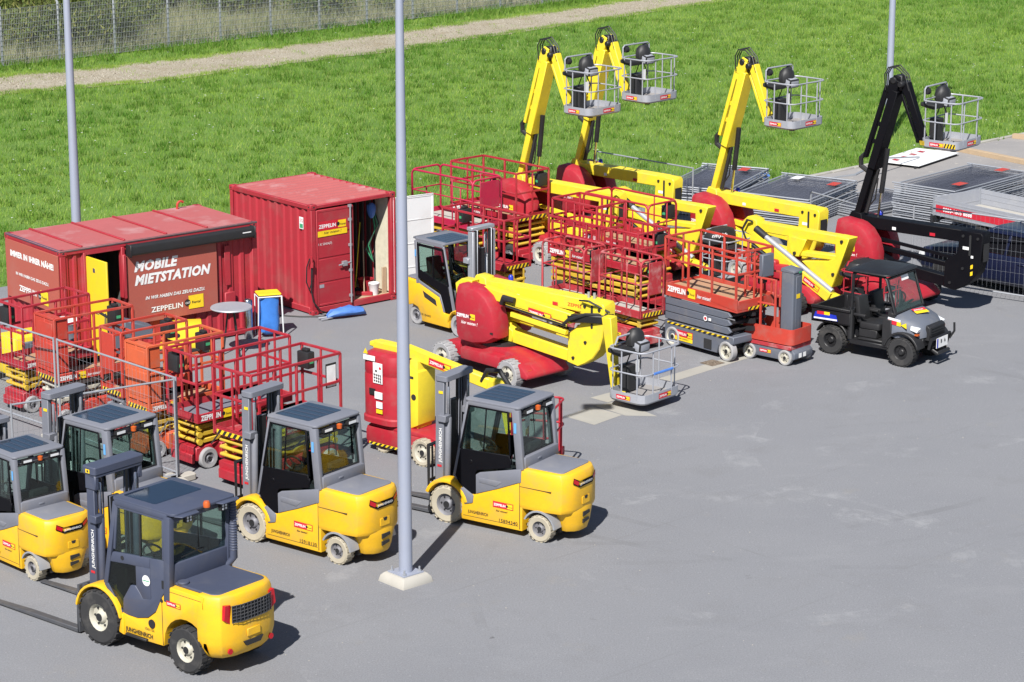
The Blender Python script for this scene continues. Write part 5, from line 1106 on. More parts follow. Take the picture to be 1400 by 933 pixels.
m = MB(); m.box(-.06, .06, -.02, .02, 0, .62); solo('plank', m, 'plank', 'short wooden plank leaning on the pale container lining', 'plank', inc(2.24, .2, .16), 40, bevel=.004)
m = MB(); m.loft([[(.10 * q * math.cos(a), .08 * q * math.sin(a), h * .7) for a in [2 * PI * i / 9 for i in range(9)]] for q, h in ((.4, .22), (1, .15), (1.1, 0), (.8, -.2), (.3, -.3))], 0, True); solo('blue_bag', m, 'blue', 'blue bag hung up high inside the container', 'bag', inc(2.08, .45, 2.15))
# cable looped on the corner post
m = MB(); pts = [(-.03, .05, 1.35), (-.08, .10, 1.15), (-.10, .1, .8), (-.06, .05, .62), (-.02, .0, .8), (-.03, -.03, 1.2), (-.06, -.03, .6), (-.02, -.05, .35), (.14, -.10, .12), (.35, -.14, .03), (.1, -.25, .018), (-.3, .1, .018), (-.75, .75, .018), (-1.1, 1.3, .018)]
m.tube(pts, .016, 6); m.cyl((-.05, -.05, 1.28), (-.05, -.05, 1.42), .03, 8, 1); m.cyl((-.05, -.06, 1.16), (-.04, -.06, 1.28), .035, 8, 1)
solo('power_cable', m, ['plas', 'red'], 'black power cable with red plug looped on the container corner', 'cable', inc(-.01, -.02), math.degrees(.713))
# folded blue parasol lying before the door
t = thing('folded_parasol', 'folded blue parasol with steel foot lying before the container door', 'parasol', (-3.86, 56.98, 0), 27)
m = MB(); m.loft([[(x, r * math.cos(a) * 1.25, .02 + r * (1 + .8 * math.sin(a)) * (1 + .15 * math.sin(5 * a + x * 9))) for a in [2 * PI * i / 14 for i in range(14)]] for x, r in ((-.42, .05), (-.30, .10), (-.1, .125), (.15, .13), (.32, .11), (.46, .10), (.55, .03))], 0, True); part('cloth', m, 'blue', t)
m = MB(); m.cyl((-.62, .03, .05), (-.3, .0, .06), .022, 8); m.cyl((-.60, -.10, .04), (-.3, -.06, .05), .016, 8); part('pole', m, 'alu', t)

# --- rental cabin made of a container. local x along the long front (front = -y)
def cabin():
    L, W, Hh = 4.92, 2.46, 2.535
    t = thing('rental_cabin', 'red container cabin with brown-red signs, yellow door and rolled awning', 'container cabin', (-9.52, 52.598, 0), math.degrees(.673))
    cframe(t, L, W, Hh)
    m = MB(); csheet(m, (.13, .03, 0), (1, 0, 0), (0, -1, 0), .42, .17, Hh - .1, 2); csheet(m, (1.54, .03, 0), (1, 0, 0), (0, -1, 0), L - 1.67, .17, Hh - .1, 11)
    csheet(m, (.03, W - .13, 0), (0, -1, 0), (-1, 0, 0), W - .26, .17, Hh - .1, 8); csheet(m, (L - .03, .13, 0), (0, 1, 0), (1, 0, 0), W - .26, .17, Hh - .1, 8); csheet(m, (L - .13, W - .03, 0), (-1, 0, 0), (0, 1, 0), L - .26, .17, Hh - .1, 17)
    part('wall', m, 'contred', t)
    i_ = MB(); i_.box(.1, L - .1, .08, W - .08, .1, .17); i_.box(1.75, 1.78, .1, W - .1, .17, Hh - .1); i_.box(.45, .47, .1, W - .1, .17, Hh - .1); i_.box(.47, 1.75, 1.6, 1.63, .17, Hh - .1); part('interior', i_, 'pcol', t)
    fr = MB(); fr.box(.55, .61, -.02, .10, .17, Hh - .1); fr.box(1.46, 1.54, -.03, .10, .17, Hh - .1); fr.box(.61, 1.46, .0, .1, Hh - .16, Hh - .08); part('door_frame', fr, 'contred', t, bevel=.008)
    d = MB(); d.box(0, .80, -.02, .02, .2, 2.36); d.box(.26, .36, -.024, .024, 2.05, 2.16, 1); d.box(.28, .46, -.026, .026, 1.16, 1.19, 1); d.box(.70, .73, -.06, .06, 1.0, 1.26, 1); d.xf(Matrix.Translation((.62, -.02, 0)) @ Matrix.Rotation(R(-88), 4, 'Z')); part('door', d, ['dyel', 'dgrey'], t, bevel=.006)
    bx = MB(); bx.box(1.45, 1.54, -.10, -.03, 1.3, 2.28); part('shutter_box', bx, 'contred', t, bevel=.02); bx = MB(); bx.box(4.02, 4.30, -.045, .0, .55, 1.05); part('shutter_box', bx, 'contred', t, bevel=.02); bx = MB(); bx.box(4.05, 4.20, -.012, .0, 1.2, 2.1); part('shutter_box', bx, 'contred', t, bevel=.02)
    r = MB(); r.box(.04, L - .04, .04, W - .04, Hh - .05, Hh + .002)
    for q in (0,): r.box(-.01, L + .01, -.012, .05, Hh - .03, Hh + .008, 1)
    r.box(-.012, .05, .05, W - .05, Hh - .028, Hh + .008, 2); rf = part('roof', r, ['controof', 'fork', 'dgrey'], t, bevel=.006)
    for q in range(4): x = .55 + q * 1.04; s_ = MB(); s_.box(x, x + .055, .10, W - .06, Hh + .003, Hh + .035); part('roof_batten', s_, 'contred', rf, bevel=.008)
    h = MB(); h.tube([(4.25, W - .2, Hh)] + [(4.25 + .09 - .09 * math.cos(R(a)), W - .2, Hh + .08 + .09 * math.sin(R(a))) for a in range(0, 160, 20)], .028, 8); part('lifting_hook', h, 'red2', rf)
    a = MB(); a.prism(rrect(-.20, -.01, Hh - .30, Hh - .06, .06), 1.60, 4.74, 0, 'x'); a.box(1.58, 1.61, -.22, .0, Hh - .32, Hh - .05); a.box(4.73, 4.76, -.22, .0, Hh - .32, Hh - .05); aw = part('rolled_awning', a, 'plas', t, bevel=.01)
    decal('sticker', aw, (4.42, -.20, Hh - .16), (1, 0, 0), (0, 0, 1), [('r', 0, -.012, .22, .012, 0)], ['ltext'])
    s = MB(); s.box(1.57, 3.83, -.045, -.015, .70, 2.22); sg = part('sign', s, 'sign', t, bevel=.003)
    decal('lettering', sg, (1.57, -.045, .70), (1, 0, 0), (0, 0, 1), [('t', 'MOBILE', .17, 1.16, .29, 0, .25, .05, 1.10), ('t', 'MIETSTATION', .17, .86, .29, 0, .25, .05, 1.92), ('t', 'IN WIR HABEN DAS ZEUG DAZU.', .42, .50, .10, 0, .25, .03, 1.50), ('t', 'ZEPPELIN', .56, .20, .16, 0, 0, .025, .80), ('r', 1.50, .13, 1.88, .43, 1), ('c', 1.47, .28, .075, 2), ('t', 'CAT', 1.415, .255, .06, 0, 0, .02), ('t', 'Rental', 1.58, .245, .085, 2, 0, .01)], ['ltext', 'styel', 'ktext'])
    s = MB(); s.box(-.045, -.015, .04, W - .10, 1.16, Hh - .10); sg = part('sign', s, 'sign', t, bevel=.003)
    decal('lettering', sg, (-.045, W - .10, 1.16), (0, -1, 0), (0, 0, 1), [('t', 'IMMER IN IHRER NÄHE!', .22, .94, .17, 0, 0, .055, 1.92), ('t', 'IN WIR HABEN DAS ZEUG DAZU.', .44, .55, .09, 0, .0, .03, 1.46), ('t', 'ZEPPELIN', .58, .22, .17, 0, 0, .03, .76), ('r', 1.52, .10, 1.86, .40, 1), ('c', 1.49, .26, .07, 2), ('t', 'CAT', 1.44, .235, .055, 0, 0, .02), ('t', 'Rental', 1.59, .225, .08, 2, 0, .01)], ['ltext', 'styel', 'ktext'])
cabin()
# high table, standing ashtray, bin-bag stand by the cabin
t = thing('high_table', 'round grey bar table on black legs before the cabin', 'table', (-6.06, 53.62, 0))
m = MB(); m.lathe([(.001, 1.06), (.44, 1.06), (.455, 1.075), (.44, 1.10), (.001, 1.10)], n=30); part('table_top', m, 'alu', t, ang=30)
for x, y in ((.06, -.05), (-.07, .03), (.03, .10)): m = MB(); m.cyl((x * 3, y * 3, 0), (x, y, 1.06), .02, 8); part('leg', m, 'plas', t)
m = MB(); m.lathe([(.10, 0), (.10, .86), (.085, .88), (.07, .87), (.065, .80)], n=20); solo('ashtray', m, 'chrome', 'polished cylindrical standing ashtray beside the bar table', 'ashtray', (-5.86, 55.15, 0))
t = thing('bin_stand', 'blue bin bag in a stand with yellow lid between cabin and container', 'bin', (-5.42, 55.28, 0), 18)
m = MB(); m.prism(rrect(-.26, .26, -.22, .22, .04), .98, 1.02, 0, 'z'); part('lid', m, 'styel', t, bevel=.012)
m = MB(); m.tube([(-.27, .2, 0), (-.26, .2, .95), (-.26, -.2, .95), (-.29, -.2, 0)], .010, 6); m.tube([(.27, .2, 0), (.26, .2, .95), (.26, -.2, .95), (.29, -.2, 0)], .014, 6); m.tube([(-.26, -.2, .95), (.26, -.2, .95)], .014, 6); part('frame', m, 'white', t)
m = MB(); m.loft([[(kx * .23 * (math.copysign(abs(math.cos(a)) ** .6, math.cos(a))) * (1 + .06 * math.sin(7 * a + z * 8)), kx * .19 * (math.copysign(abs(math.sin(a)) ** .6, math.sin(a))) * (1 + .06 * math.sin(5 * a + z * 11)), z) for a in [2 * PI * i / 20 for i in range(20)]] for z, kx in ((.96, 1.02), (.85, .98), (.6, .92), (.35, 1.0), (.14, .9), (.07, .5))], 0, True); part('bag', m, 'bluebag', t)

# ------------------------------------------------------------------ small counterbalance forklift by the container
def small_forklift():
    t = thing('small_forklift', 'small yellow forklift with black door beside the open white container door', 'forklift', (-1.34, 56.12, 0), -47, None)
    fx, rx, w = .76, -.76, .525
    for s in (-1, 1): wheel(t, (fx, s * .44, .25), .25, .18, 'grub', 'rimg', s, 0, rim=.6); wheel(t, (rx, s * .36, .22), .22, .15, 'grub', 'rimg', s, 0, rim=.6)
    b = MB(); pr = [(-.98, .52), (-1.10, .52), (-1.12, 1.0), (-1.02, 1.07), (-.62, 1.04), (.18, .78), (.26, .62), (.30, .46), (.46, .46), (.46, .14), (-.46, .14), (-.50, .30), (-.60, .44), (-.76, .49), (-.92, .44)]
    b.prism(pr, -w, w); b.prism([(-.98, .20), (-1.14, .22), (-1.12, .55), (-.98, .55)], -.22, .22)
    for s in (-1, 1): o = arc(fx, .25, .36, 20, 175, 10); b.prism(o + arc(fx, .25, .31, 20, 175, 10)[::-1], s * .34, s * .545)
    body = part('body', b, 'yel', t, bevel=.03, seg=2)
    h = MB(); h.box(-.5, .75, -.40, .40, .16, .60); h.prism([(-.50, .46), (.12, .46), (.12, .70), (-.50, .90)], -.5, .5); part('chassis', h, 'dark', t)
    v = MB()
    for s in (-1, 1): v.prism([(-.42, .86), (.02, .72), (.06, .58), (-.36, .72)], s * (w - .01), s * (w + .004))
    part('grip_recess', v, 'dark', t)
    g = MB(); Y = .50
    for s in (-1, 1):
        g.beam((.62, s * Y, .52), (.26, s * Y, 1.98), .05, .07, up=(1, 0, 0)); g.beam((-.60, s * Y, 1.0), (-.66, s * Y, 1.98), .07, .08, up=(1, 0, 0)); g.beam((.26, s * Y, 1.98), (-.66, s * Y, 1.98), .06, .07); g.beam((-.60, s * (Y + .01), 1.06), (.14, s * (Y + .01), .84), .03, .07); g.beam((.14, s * (Y + .01), .86), (.30, s * (Y + .01), .48), .03, .06, up=(1, 0, 0))
    g.prism(rrect(-1.05, -.58, -.46, .46, .1), 1.06, 1.10, 0, 'z'); part('cab_frame', g, 'grey', t, bevel=.01)
    r = MB(); r.prism(rrect(-.70, .30, -.53, .53, .07), 2.0, 2.05, 0, 'z'); r.beam((-.74, -.5, 2.03), (-.74, .5, 2.03), .05, .05, 1); rf = part('roof', r, ['grey', 'plas'], t, bevel=.012, seg=2)
    k = MB(); k.prism(rrect(-.45, .26, -.40, .40, .03), 2.051, 2.057, 0, 'z'); [k.box(-.44, .25, -.4 + .8 * i / 6 - .006, -.4 + .8 * i / 6 + .006, 2.058, 2.061, 1) for i in range(1, 6)]; part('roof_window', k, ['rglass', 'dgrey'], rf)
    for s in (-1, 1):
        d = thing_part('cab_door', t); y = s * (Y + .02); m = MB()
        m.prism([(-.54, 1.14), (.16, .94), (.22, .80), (.34, .50), (.56, .50), (.44, 1.12), (.0, 1.18), (-.5, 1.33)], y - .012, y + .012)
        for a, b_ in (((-.54, y, 1.14), (-.58, y, 1.92)), ((-.58, y, 1.90), (.26, y, 1.90)), ((.45, y, 1.10), (.26, y, 1.92)), ((-.05, y, 1.17), (-.08, y, 1.9))): m.beam(a, b_, .028, .06 if a[0] != -.05 else .03, up=(1, 0, 0) if abs(a[2] - b_[2]) > .3 else (0, 0, 1))
        part('door_panel', m, 'gblack', d, bevel=.006); pane('door_window', [(-.53, y, 1.33), (.43, y, 1.12), (.25, y, 1.90), (-.56, y, 1.90)], .006, 'glass', d)
    pane('windscreen', [(.56, -.45, .70), (.56, .45, .70), (.27, .45, 1.94), (.27, -.45, 1.94)], .006, 'glass', t)
    pane('rear_window', [(-.62, -.45, 1.12), (-.62, .45, 1.12), (-.67, .45, 1.94), (-.67, -.45, 1.94)], .006, 'glass', t)
    seatparts(t, -.30, .88, 0, .95); steer(t, .18, .0, 1.20, .15)
    m = MB(); m.box(.34, .54, -.4, .4, .5, 1.0); part('dashboard', m, 'plas', t, bevel=.02)
    decal('sticker', t, (-.66, -Y - .045, 1.62), (1, 0, 0), (0, 0, 1), [('r', 0, 0, .05, .16, 0)], ['stblue'])
    decal('fleet_number', t, (-.92, -w, .28), (1, 0, 0), (0, 0, 1), [('t', '15918440', .35, 0, .08, 0, 0, 0, .4)], ['ktext'])
    mast(t, .98, 2.50, .30, .10, 'steel', 0, cap=False)
    k = MB(); k.box(.86, 1.04, -.34, .34, 2.42, 2.50); part('mast_crosshead', k, 'steel', t, bevel=.01)
    carriage(t, 1.12, .42, .1, .42, .6); forks(t, 1.17, .26, 1.05)
small_forklift()

# ------------------------------------------------------------------ mast boom with red round cover (left of the lamp post)
def mast_boom():
    t = thing('mast_boom', 'red mast boom with round cover, yellow column and red-railed basket', 'boom lift', (-2.02, 46.62, 0), -40)
    c = MB(); c.box(-.62, 1.18, -.42, .42, .14, .50); c.box(-.66, 1.25, -.40, .40, .20, .44); c.prism([(-.62, .50), (1.15, .50), (.95, .58), (-.5, .58)], -.40, .40); ch = part('chassis', c, 'red', t, bevel=.025, seg=2)
    hazard('hazard_stripe', ch, (-.55, -.42, .15), (1, 0, 0), (0, 0, 1), 1.6, .05, 14); hazard('hazard_stripe', ch, (-.66, .38, .21), (0, -1, 0), (0, 0, 1), .76, .05, 8)
    for sx in (-.28, .88):
        for sy in (-1, 1): wheel(t, (sx, sy * (.44 if sx > 0 else .26), .26 if sx > 0 else .2), .26 if sx > 0 else .2, .20, 'tan', 'rimw', sy, 18, rim=.70)
    v = MB(); o = lambda k, z: [(x * k - .25, y * k, z) for x, y in rrect(-.50, .46, -.48, .48, .28, n=6)]
    v.loft([o(1.05, .60), o(1.05, .70), o(1., .73), o(1., 1.52), o(.985, 1.54), o(.985, 1.56), o(1., 1.58), o(.99, 1.80), o(.92, 1.92), o(.74, 1.97)], 0, True); cv = part('turret_cover', v, 'red', t, ang=28)
    y = -.495
    decal('sticker', cv, (-.36, y, 1.30), (1, 0, 0), (0, 0, 1), [('r', .0, .1, .24, .50, 0), ('c', .18, .40, .03, 1), ('c', .08, .34, .025, 2), ('r', -.24, .52, .06, .62, 0), ('p', [(-.24, .64), (-.12, .64), (-.18, .75)], 3), ('r', .04, -.20, .24, -.06, 0), ('r', .08, -.38, .24, -.25, 0), ('r', .08, -.48, .24, -.40, 3)] + [('r', .03 + .055 * i, .14 + .06 * j, .06 + .055 * i, .17 + .06 * j, 2) for i in range(4) for j in range(3)], ['ltext', 'rtext', 'ktext', 'styel'])
    k = MB(); k.box(-.46, -.32, y - .012, y + .01, 1.16, 1.28); part('latch', k, 'plas', cv)
    decal('sticker', cv, (-.752, .22, 1.06), (0, -1, 0), (0, 0, 1), [('c', .2, .05, .09, 0), ('c', .2, .05, .06, 1), ('r', .24, .34, .36, .44, 2)], ['ltext', 'green', 'styel'])
    m = MB(); m.prism([(.24, .62), (.34, .56), (.54, .66), (.55, 1.70), (.24, 1.80)], -.25, .25, 0); m.box(.30, .50, -.20, .20, .58, 1.9); col = part('mast_column', m, 'lyel', t, bevel=.02, seg=2)
    k = MB(); k.cyl((.44, -.256, 1.20), (.44, -.246, 1.20), .06, 14); k.box(.36, .44, -.256, -.246, 1.55, 1.6); part('column_hole', k, 'dark', col)
    for z in range(9): k = MB(); k.box(.222, .262, -.254, -.249, .72 + z * .12, .78 + z * .12); part('warning_mark', k, 'plas', col)
    a = MB(); a.beam((-.68, -.05, 2.02), (.15, -.05, 2.02), .22, .15); a.beam((.10, -.05, 2.02), (2.30, -.05, 1.72), .17, .22); a.beam((-.78, -.05, 2.02), (-.6, -.05, 2.02), .2, .10); arm = part('upper_arm', a, 'lyel', t, bevel=.02)
    rental(arm, (.72, -.135, 1.86), (1, 0, -.136), (0, 0, 1), .55)
    j = MB(); j.prism([(2.1, 1.52), (2.45, 1.44), (2.62, 1.62), (2.50, 1.86), (2.2, 1.86)], -.17, .07); part('jib_head', j, 'lyel', t, bevel=.03)
    h = MB(); h.tube([(2.0, -.1, 1.76), (2.15, -.12, 2.0), (2.45, -.12, 2.04), (2.66, -.1, 1.80), (2.70, -.05, 1.3)], .045, 8); part('hoses', h, 'plas', t)
    j = MB(); j.beam((2.50, -.05, 1.5), (2.72, -.05, .62), .14, .16, up=(1, 0, 0)); part('jib', j, 'lyel', t, bevel=.012)
    return t
mb_t = mast_boom()
def red_basket(parent, o, rz):
    k = thing_part('basket', parent); x0, x1, y0, y1 = 0, .80, -.55, .55
    f = MB(); f.box(x0, x1, y0, y1, .34, .38); f.box(x0, x1, y0, y0 + .02, .38, .50); f.box(x0, x1, y1 - .02, y1, .38, .50); f.box(x1 - .02, x1, y0 + .02, y1 - .02, .38, .5); part('floor_tray', f, 'red', k, bevel=.006)
    g = MB(); q = rrect(x0, x1, y0, y1, .14, n=4)
    for z in (1.42, .95): g.tube([(*p, z) for p in q], .022, 6, 0, True)
    for p in ((.1, y0), (.7, y0), (.1, y1), (.7, y1), (x1, -.3), (x1, .3), (x0, -.4), (x0, .4)): g.tube([(*p, .38), (*p, 1.42)], .022, 6)
    part('guardrail', g, 'red', k)
    c = MB(); c.box(.05, .25, -.3, .25, 1.22, 1.52); c.box(.10, .2, -.5, -.28, .8, 1.25); part('control_console', c, 'mgrey', k, bevel=.02)
    decal('sticker', k, (.252, -.2, 1.0), (0, 1, 0), (0, 0, 1), [('r', 0, 0, .3, .4, 0), ('r', .0, -.14, .2, -.02, 1)], ['ltext', 'styel'])
    k.matrix_local = Matrix.Translation(o) @ Matrix.Rotation(R(rz), 4, 'Z')
red_basket(mb_t, (2.72, -.02, .05), 24)
# ------------------------------------------------------------------ low boom lifts with diagonal arm
def diag_boom(label, o, rz=-45, rail='alu'):
    t = thing('diagonal_boom_lift', label, 'boom lift', (o[0], o[1], 0), rz, 'boom lifts folded flat beside the grey-sided scissor lift')
    c = MB(); c.prism([(1.0, .28), (3.15, .26), (3.22, .40), (2.9, .62), (1.3, .66), (.95, .52)], -.52, .52); c.box(1.25, 2.75, -.70, .70, .30, .60); part('chassis', c, 'red', t, bevel=.05, seg=2)
    for sx in (1.25, 2.75):
        for sy in (-1, 1): wheel(t, (sx, sy * .66, .27), .27, .2, 'rub', 'rimg', sy, 16)
    c = MB(); c.cyl((2.0, 0, .62), (2.0, 0, .72), .4, 20, 1); c.prism([(1.55, .70), (2.35, .70), (2.3, 1.05), (1.62, 1.0)], -.5, .5); part('turret', c, ['red', 'plas'], t, bevel=.04, seg=2)
    for s in (-1, 1): m = MB(); m.prism(rrect(1.72, 2.0, .70, 1.12, .06), s * .30, s * .50); part('turret_cover', m, 'red', t, bevel=.02)
    m = MB(); m.prism([(.72, 1.58), (1.0, 1.50), (1.18, 1.62), (1.12, 1.90), (.86, 1.96), (.70, 1.82)], -.16, .16); m.beam((1.0, 0, 1.74), (3.72, 0, 1.78), .26, .22); ub = part('upper_arm', m, 'lyel', t, bevel=.018)
    m = MB(); m.prism([(2.08, 1.68), (2.62, 1.66), (2.42, 1.22), (2.18, 1.2)], -.16, .16); m.beam((2.15, 0, 1.28), (3.50, 0, 1.36), .24, .12)
    m.prism([(3.46, 1.88), (3.86, 1.88), (3.42, .66), (3.06, .70), (2.75, .98), (2.5, 1.14), (3.26, 1.26), (3.48, 1.36)], -.17, .17); ec = part('end_frame', m, 'lyel', t, bevel=.016)
    for x, z in ((3.66, 1.78), (3.44, .98), (2.3, 1.30)): k = MB(); k.cyl((x, -.20, z), (x, .20, z), .04, 8); part('pin', k, 'plas', ec)
    m = MB(); a, b = Vector((1.12, -.26, 1.56)), Vector((3.46, -.26, .46)); m.beam(a, b, .18, .24); db = part('main_boom', m, 'lyel', t, bevel=.014)
    m = MB(); d = (b - a).normalized(); up = Vector((-d.z, 0, d.x)); up = up if up.z > 0 else -up
    m.cyl(a + up * .18 + d * .1, b + up * .15 - d * .02, .062, 12, 0); m.cyl(a + up * .19, a + up * .18 + d * .35, .085, 12, 1); m.tube([a - up * .20 + d * .1, a - up * .20 + d * 1.0], .07, 6, 1); part('boom_ram', m, ['alu', 'plas'], t)
    rental(db, a + d * 1.75 + Vector((0, -.092, -.07)), d, up, .5)
    m = MB(); m.tube([(1.05, -.2, 1.86), (.95, -.28, 1.9), (.82, -.3, 1.66), (.95, -.3, 1.42), (1.2, -.3, 1.36)], .025, 6); part('hose', m, 'plas', t)
    k = basket(t, 4.42, .16, rail, lamps=False)
    for ch in list(k.children):
        if ch.name.startswith('floor_tray'): ch.data = ch.data.copy(); ch.data.materials[0] = M['plas']; ch.data.materials[2] = M['alu']
        if ch.name.startswith('sticker') or ch.name.startswith('console_cover'): bpy.data.objects.remove(ch)
    m = MB(); m.loft([[(4.10 + kx * .26 * math.copysign(abs(math.cos(a)) ** .5, math.cos(a)), kx * .42 * math.copysign(abs(math.sin(a)) ** .5, math.sin(a)), z) for a in [2 * PI * i / 20 for i in range(20)]] for z, kx in ((1.08, .96), (1.16, 1.02), (1.28, 1.), (1.38, .85), (1.42, .5))], 0, True); cc = part('console_cover', m, 'plas', k)
    decal('lettering', cc, (4.16, -.36, 1.24), (.9, .9, .12), (-.1, -.05, 1), [('t', 'niftylift', .0, .0, .13, 0, .3, .01)], ['ltext'], lift=.11)
    hazard('hazard_stripe', k, (3.98, -.621, .2), (1, 0, 0), (0, 0, 1), .4, .10, 5)
    m = MB(); m.beam((3.44, -.2, .50), (3.98, 0, .30), .14, .14); part('jib', m, 'lyel', t, bevel=.01)
diag_boom('low yellow boom lift folded behind the small worn scissor lifts, black-rimmed basket', (2.09, 63.15))
diag_boom('low yellow boom lift folded beside the black utility vehicle, silver ram on its diagonal arm', (5.05, 59.70), rail='red')

# ------------------------------------------------------------------ utility vehicle
def utv():
    t = thing('utility_vehicle', 'black and grey off-road utility vehicle with open cargo bed', 'utility vehicle', (8.02, 53.80, 0), -38)
    for sx in (.88, -.86):
        for sy in (-1, 1): wheel(t, (sx, sy * .60, .315), .315, .25, 'rub', 'black', sy, 26, rim=.52)
    b = MB(); b.prism([(-1.0, .32), (1.05, .32), (1.25, .45), (1.25, .60), (.62, .64), (.50, .40), (-.40, .40), (-.50, .62), (-1.2, .62), (-1.2, .45)], -.42, .42); b.box(-.42, .55, -.66, .66, .30, .40); b.beam((.88, -.55, .33), (.88, .55, .33), .08, .08); b.beam((-.86, -.55, .33), (-.86, .55, .33), .08, .08); part('chassis', b, 'black', t, bevel=.015)
    c = MB(); x0, x1, z0, z1, Y = -1.36, -.40, .68, 1.04, .68
    c.box(x0, x1, -Y, Y, z0, z0 + .04); 
    for s in (-1, 1): c.prism([(x0, z0), (x1, z0), (x1, z1), (x0, z1 - .03)], s * Y, s * (Y - .045)); c.box(x0 - .01, x1 + .01, s * Y - .03, s * Y + .03, z1 - .06, z1)
    c.box(x0, x0 + .045, -Y + .05, Y - .05, z0, z1 - .03); c.box(x1 - .045, x1, -Y + .05, Y - .05, z0, z1 + .02)
    for i in range(13): y = -Y + .1 + i * (2 * Y - .2) / 12; c.box(x1 - .06, x1 - .045, y - .02, y + .02, z0 + .04, z1)
    for i in range(9): x = x0 + .1 + i * .1; c.box(x - .02, x + .02, Y - .06, Y - .045, z0 + .04, z1 - .04)
    cb = part('cargo_bed', c, 'black', t, bevel=.012)
    decal('sticker', cb, (x0 + .06, -Y - .03, z0 + .06), (1, 0, .02), (0, 0, 1), [('p', [(0, 0), (.62, 0), (.58, .13), (.06, .16)], 1), ('p', [(.02, .005), (.60, .005), (.60, .04), (.02, .04)], 3), ('r', .10, .11, .28, .18, 0), ('r', .28, .11, .42, .18, 2)], ['stred', 'blens', 'styel', 'ltext'])
    h = MB()
    pts = []
    for x, z, hw, hz in ((.50, 1.10, .66, .62), (.80, 1.06, .66, .60), (1.08, .98, .56, .60), (1.22, .90, .44, .62), (1.29, .80, .36, .64)): pts.append([(x, -hw, hz), (x, -hw, z - .10), (x, -hw * .82, z - .01), (x, 0, z + .015), (x, hw * .82, z - .01), (x, hw, z - .10), (x, hw, hz)])
    h.loft(pts, 0, True, closed=False, cap=(True, True)); hd = part('hood', h, 'mgrey', t, ang=50)
    decal('sticker', hd, (.92, -.14, 1.052), (.35, 1, 0), (-1, .35, .3), [('r', 0, 0, .36, .10, 1), ('r', .0, .10, .36, .2, 0), ('t', 'ZEPPELIN', .03, .12, .055, 2, 0, .02, .26)], ['stred', 'styel', 'ltext'], lift=.012)
    decal('sticker', hd, (.52, -.665, .90), (1, 0, -.1), (0, 0, 1), [('r', 0, 0, .22, .09, 0), ('r', .22, 0, .32, .09, 1), ('r', 0, .09, .3, .14, 2)], ['stred', 'styel', 'ltext'])
    f = MB()
    for s in (-1, 1): f.prism(arc(.88, .315, .44, 15, 168, 12) + arc(.88, .315, .39, 15, 168, 12)[::-1], s * .40, s * .72); f.prism(arc(-.86, .315, .42, 20, 160, 10) + arc(-.86, .315, .38, 20, 160, 10)[::-1], s * .46, s * .66)
    f.prism([(1.20, .56), (1.36, .56), (1.36, .84), (1.27, .90)], -.34, .34); f.box(.40, .62, -.69, -.62, .36, .98); f.box(.40, .62, .62, .69, .36, .98); f.prism([(.45, .95), (.66, .95), (.66, 1.10), (.50, 1.14)], -.62, .62); part('fender', f, 'plas', t, bevel=.012)
    for s in (-1, 1):
        l = MB(); l.prism([(1.02, .80), (1.20, .76), (1.22, .84), (1.04, .90)], s * .45, s * .60); part('headlight', l, 'wlens', t, bevel=.01); l = MB(); l.box(1.14, 1.22, s * .56 - .04, s * .56 + .04, .70, .735); part('turn_signal', l, 'amber', t)
    l = MB(); l.prism([(.84, .90), (.98, .84), (.97, .96)], -.672, -.66); part('warning_triangle', l, 'styel', t)
    g = MB(); g.tube([(1.38, -.40, .40), (1.44, -.40, .62), (1.44, .40, .62), (1.38, .40, .40)], .03, 8); g.tube([(1.30, -.25, .40), (1.50, -.25, .30), (1.50, .25, .30), (1.30, .25, .40)], .03, 8); g.tube([(1.44, .40, .5), (1.52, .46, .66), (1.50, .48, .84)], .025, 6); g.box(1.36, 1.42, -.3, .3, .42, .60); part('front_bumper', g, 'black', t)
    for z in range(4): k = MB(); k.box(1.362, 1.378, -.28, .28, .64 + z * .06, .665 + z * .06); part('grille_bar', k, 'black', t)
    p = MB(); p.box(1.475, 1.485, -.24, .24, .40, .62); pl = part('number_plate', p, 'ltext', t); decal('lettering', pl, (1.485, -.22, .44), (0, 1, 0), (0, 0, 1), [('r', -.02, -.03, .04, .17, 1), ('t', 'B', .14, .06, .11, 0, 0, .02), ('t', 'A', .28, .06, .11, 0, 0, .02)], ['ktext', 'blens'])
    # cage, roof, screen
    k = MB()
    for s in (-1, 1): k.tube([(.66, s * .60, 1.08), (.42, s * .58, 1.80), (.34, s * .56, 1.86), (-.32, s * .56, 1.88), (-.40, s * .58, 1.82), (-.42, s * .62, .40)], .032, 8); k.tube([(-.42, s * .62, 1.1), (-.42, s * .62, .6)], .05, 8)
    k.tube([(.42, -.58, 1.82), (.42, .58, 1.82)], .03, 8); k.tube([(-.40, -.58, 1.84), (-.40, .58, 1.84)], .03, 8); k.tube([(-.42, -.60, 1.20), (-.42, .60, 1.20)], .025, 8); part('roll_cage', k, 'black', t)
    r = MB(); o = rrect(-.56, .52, -.66, .66, .16, n=4); r.loft([[(x * .97, y * .97, 1.885) for x, y in o], [(x, y, 1.90) for x, y in o], [(x * .97, y * .97, 1.925) for x, y in o], [(x * .75, y * .8, 1.945) for x, y in o]], 0, True); rf = part('roof', r, 'black', t, ang=35)
    rental(rf, (.38, -.10, 1.93), (.0, 1, 0), (-1, 0, 0), .36)
    pane('windscreen', [(.66, -.56, 1.12), (.66, .56, 1.12), (.43, .54, 1.82), (.43, -.54, 1.82)], .006, 'glass', t)
    s_ = MB(); s_.tube([(.665, -.57, 1.11), (.665, .57, 1.11), (.43, .55, 1.83), (.43, -.55, 1.83)], .016, 6, 0, True); part('screen_frame', s_, 'plas', t)
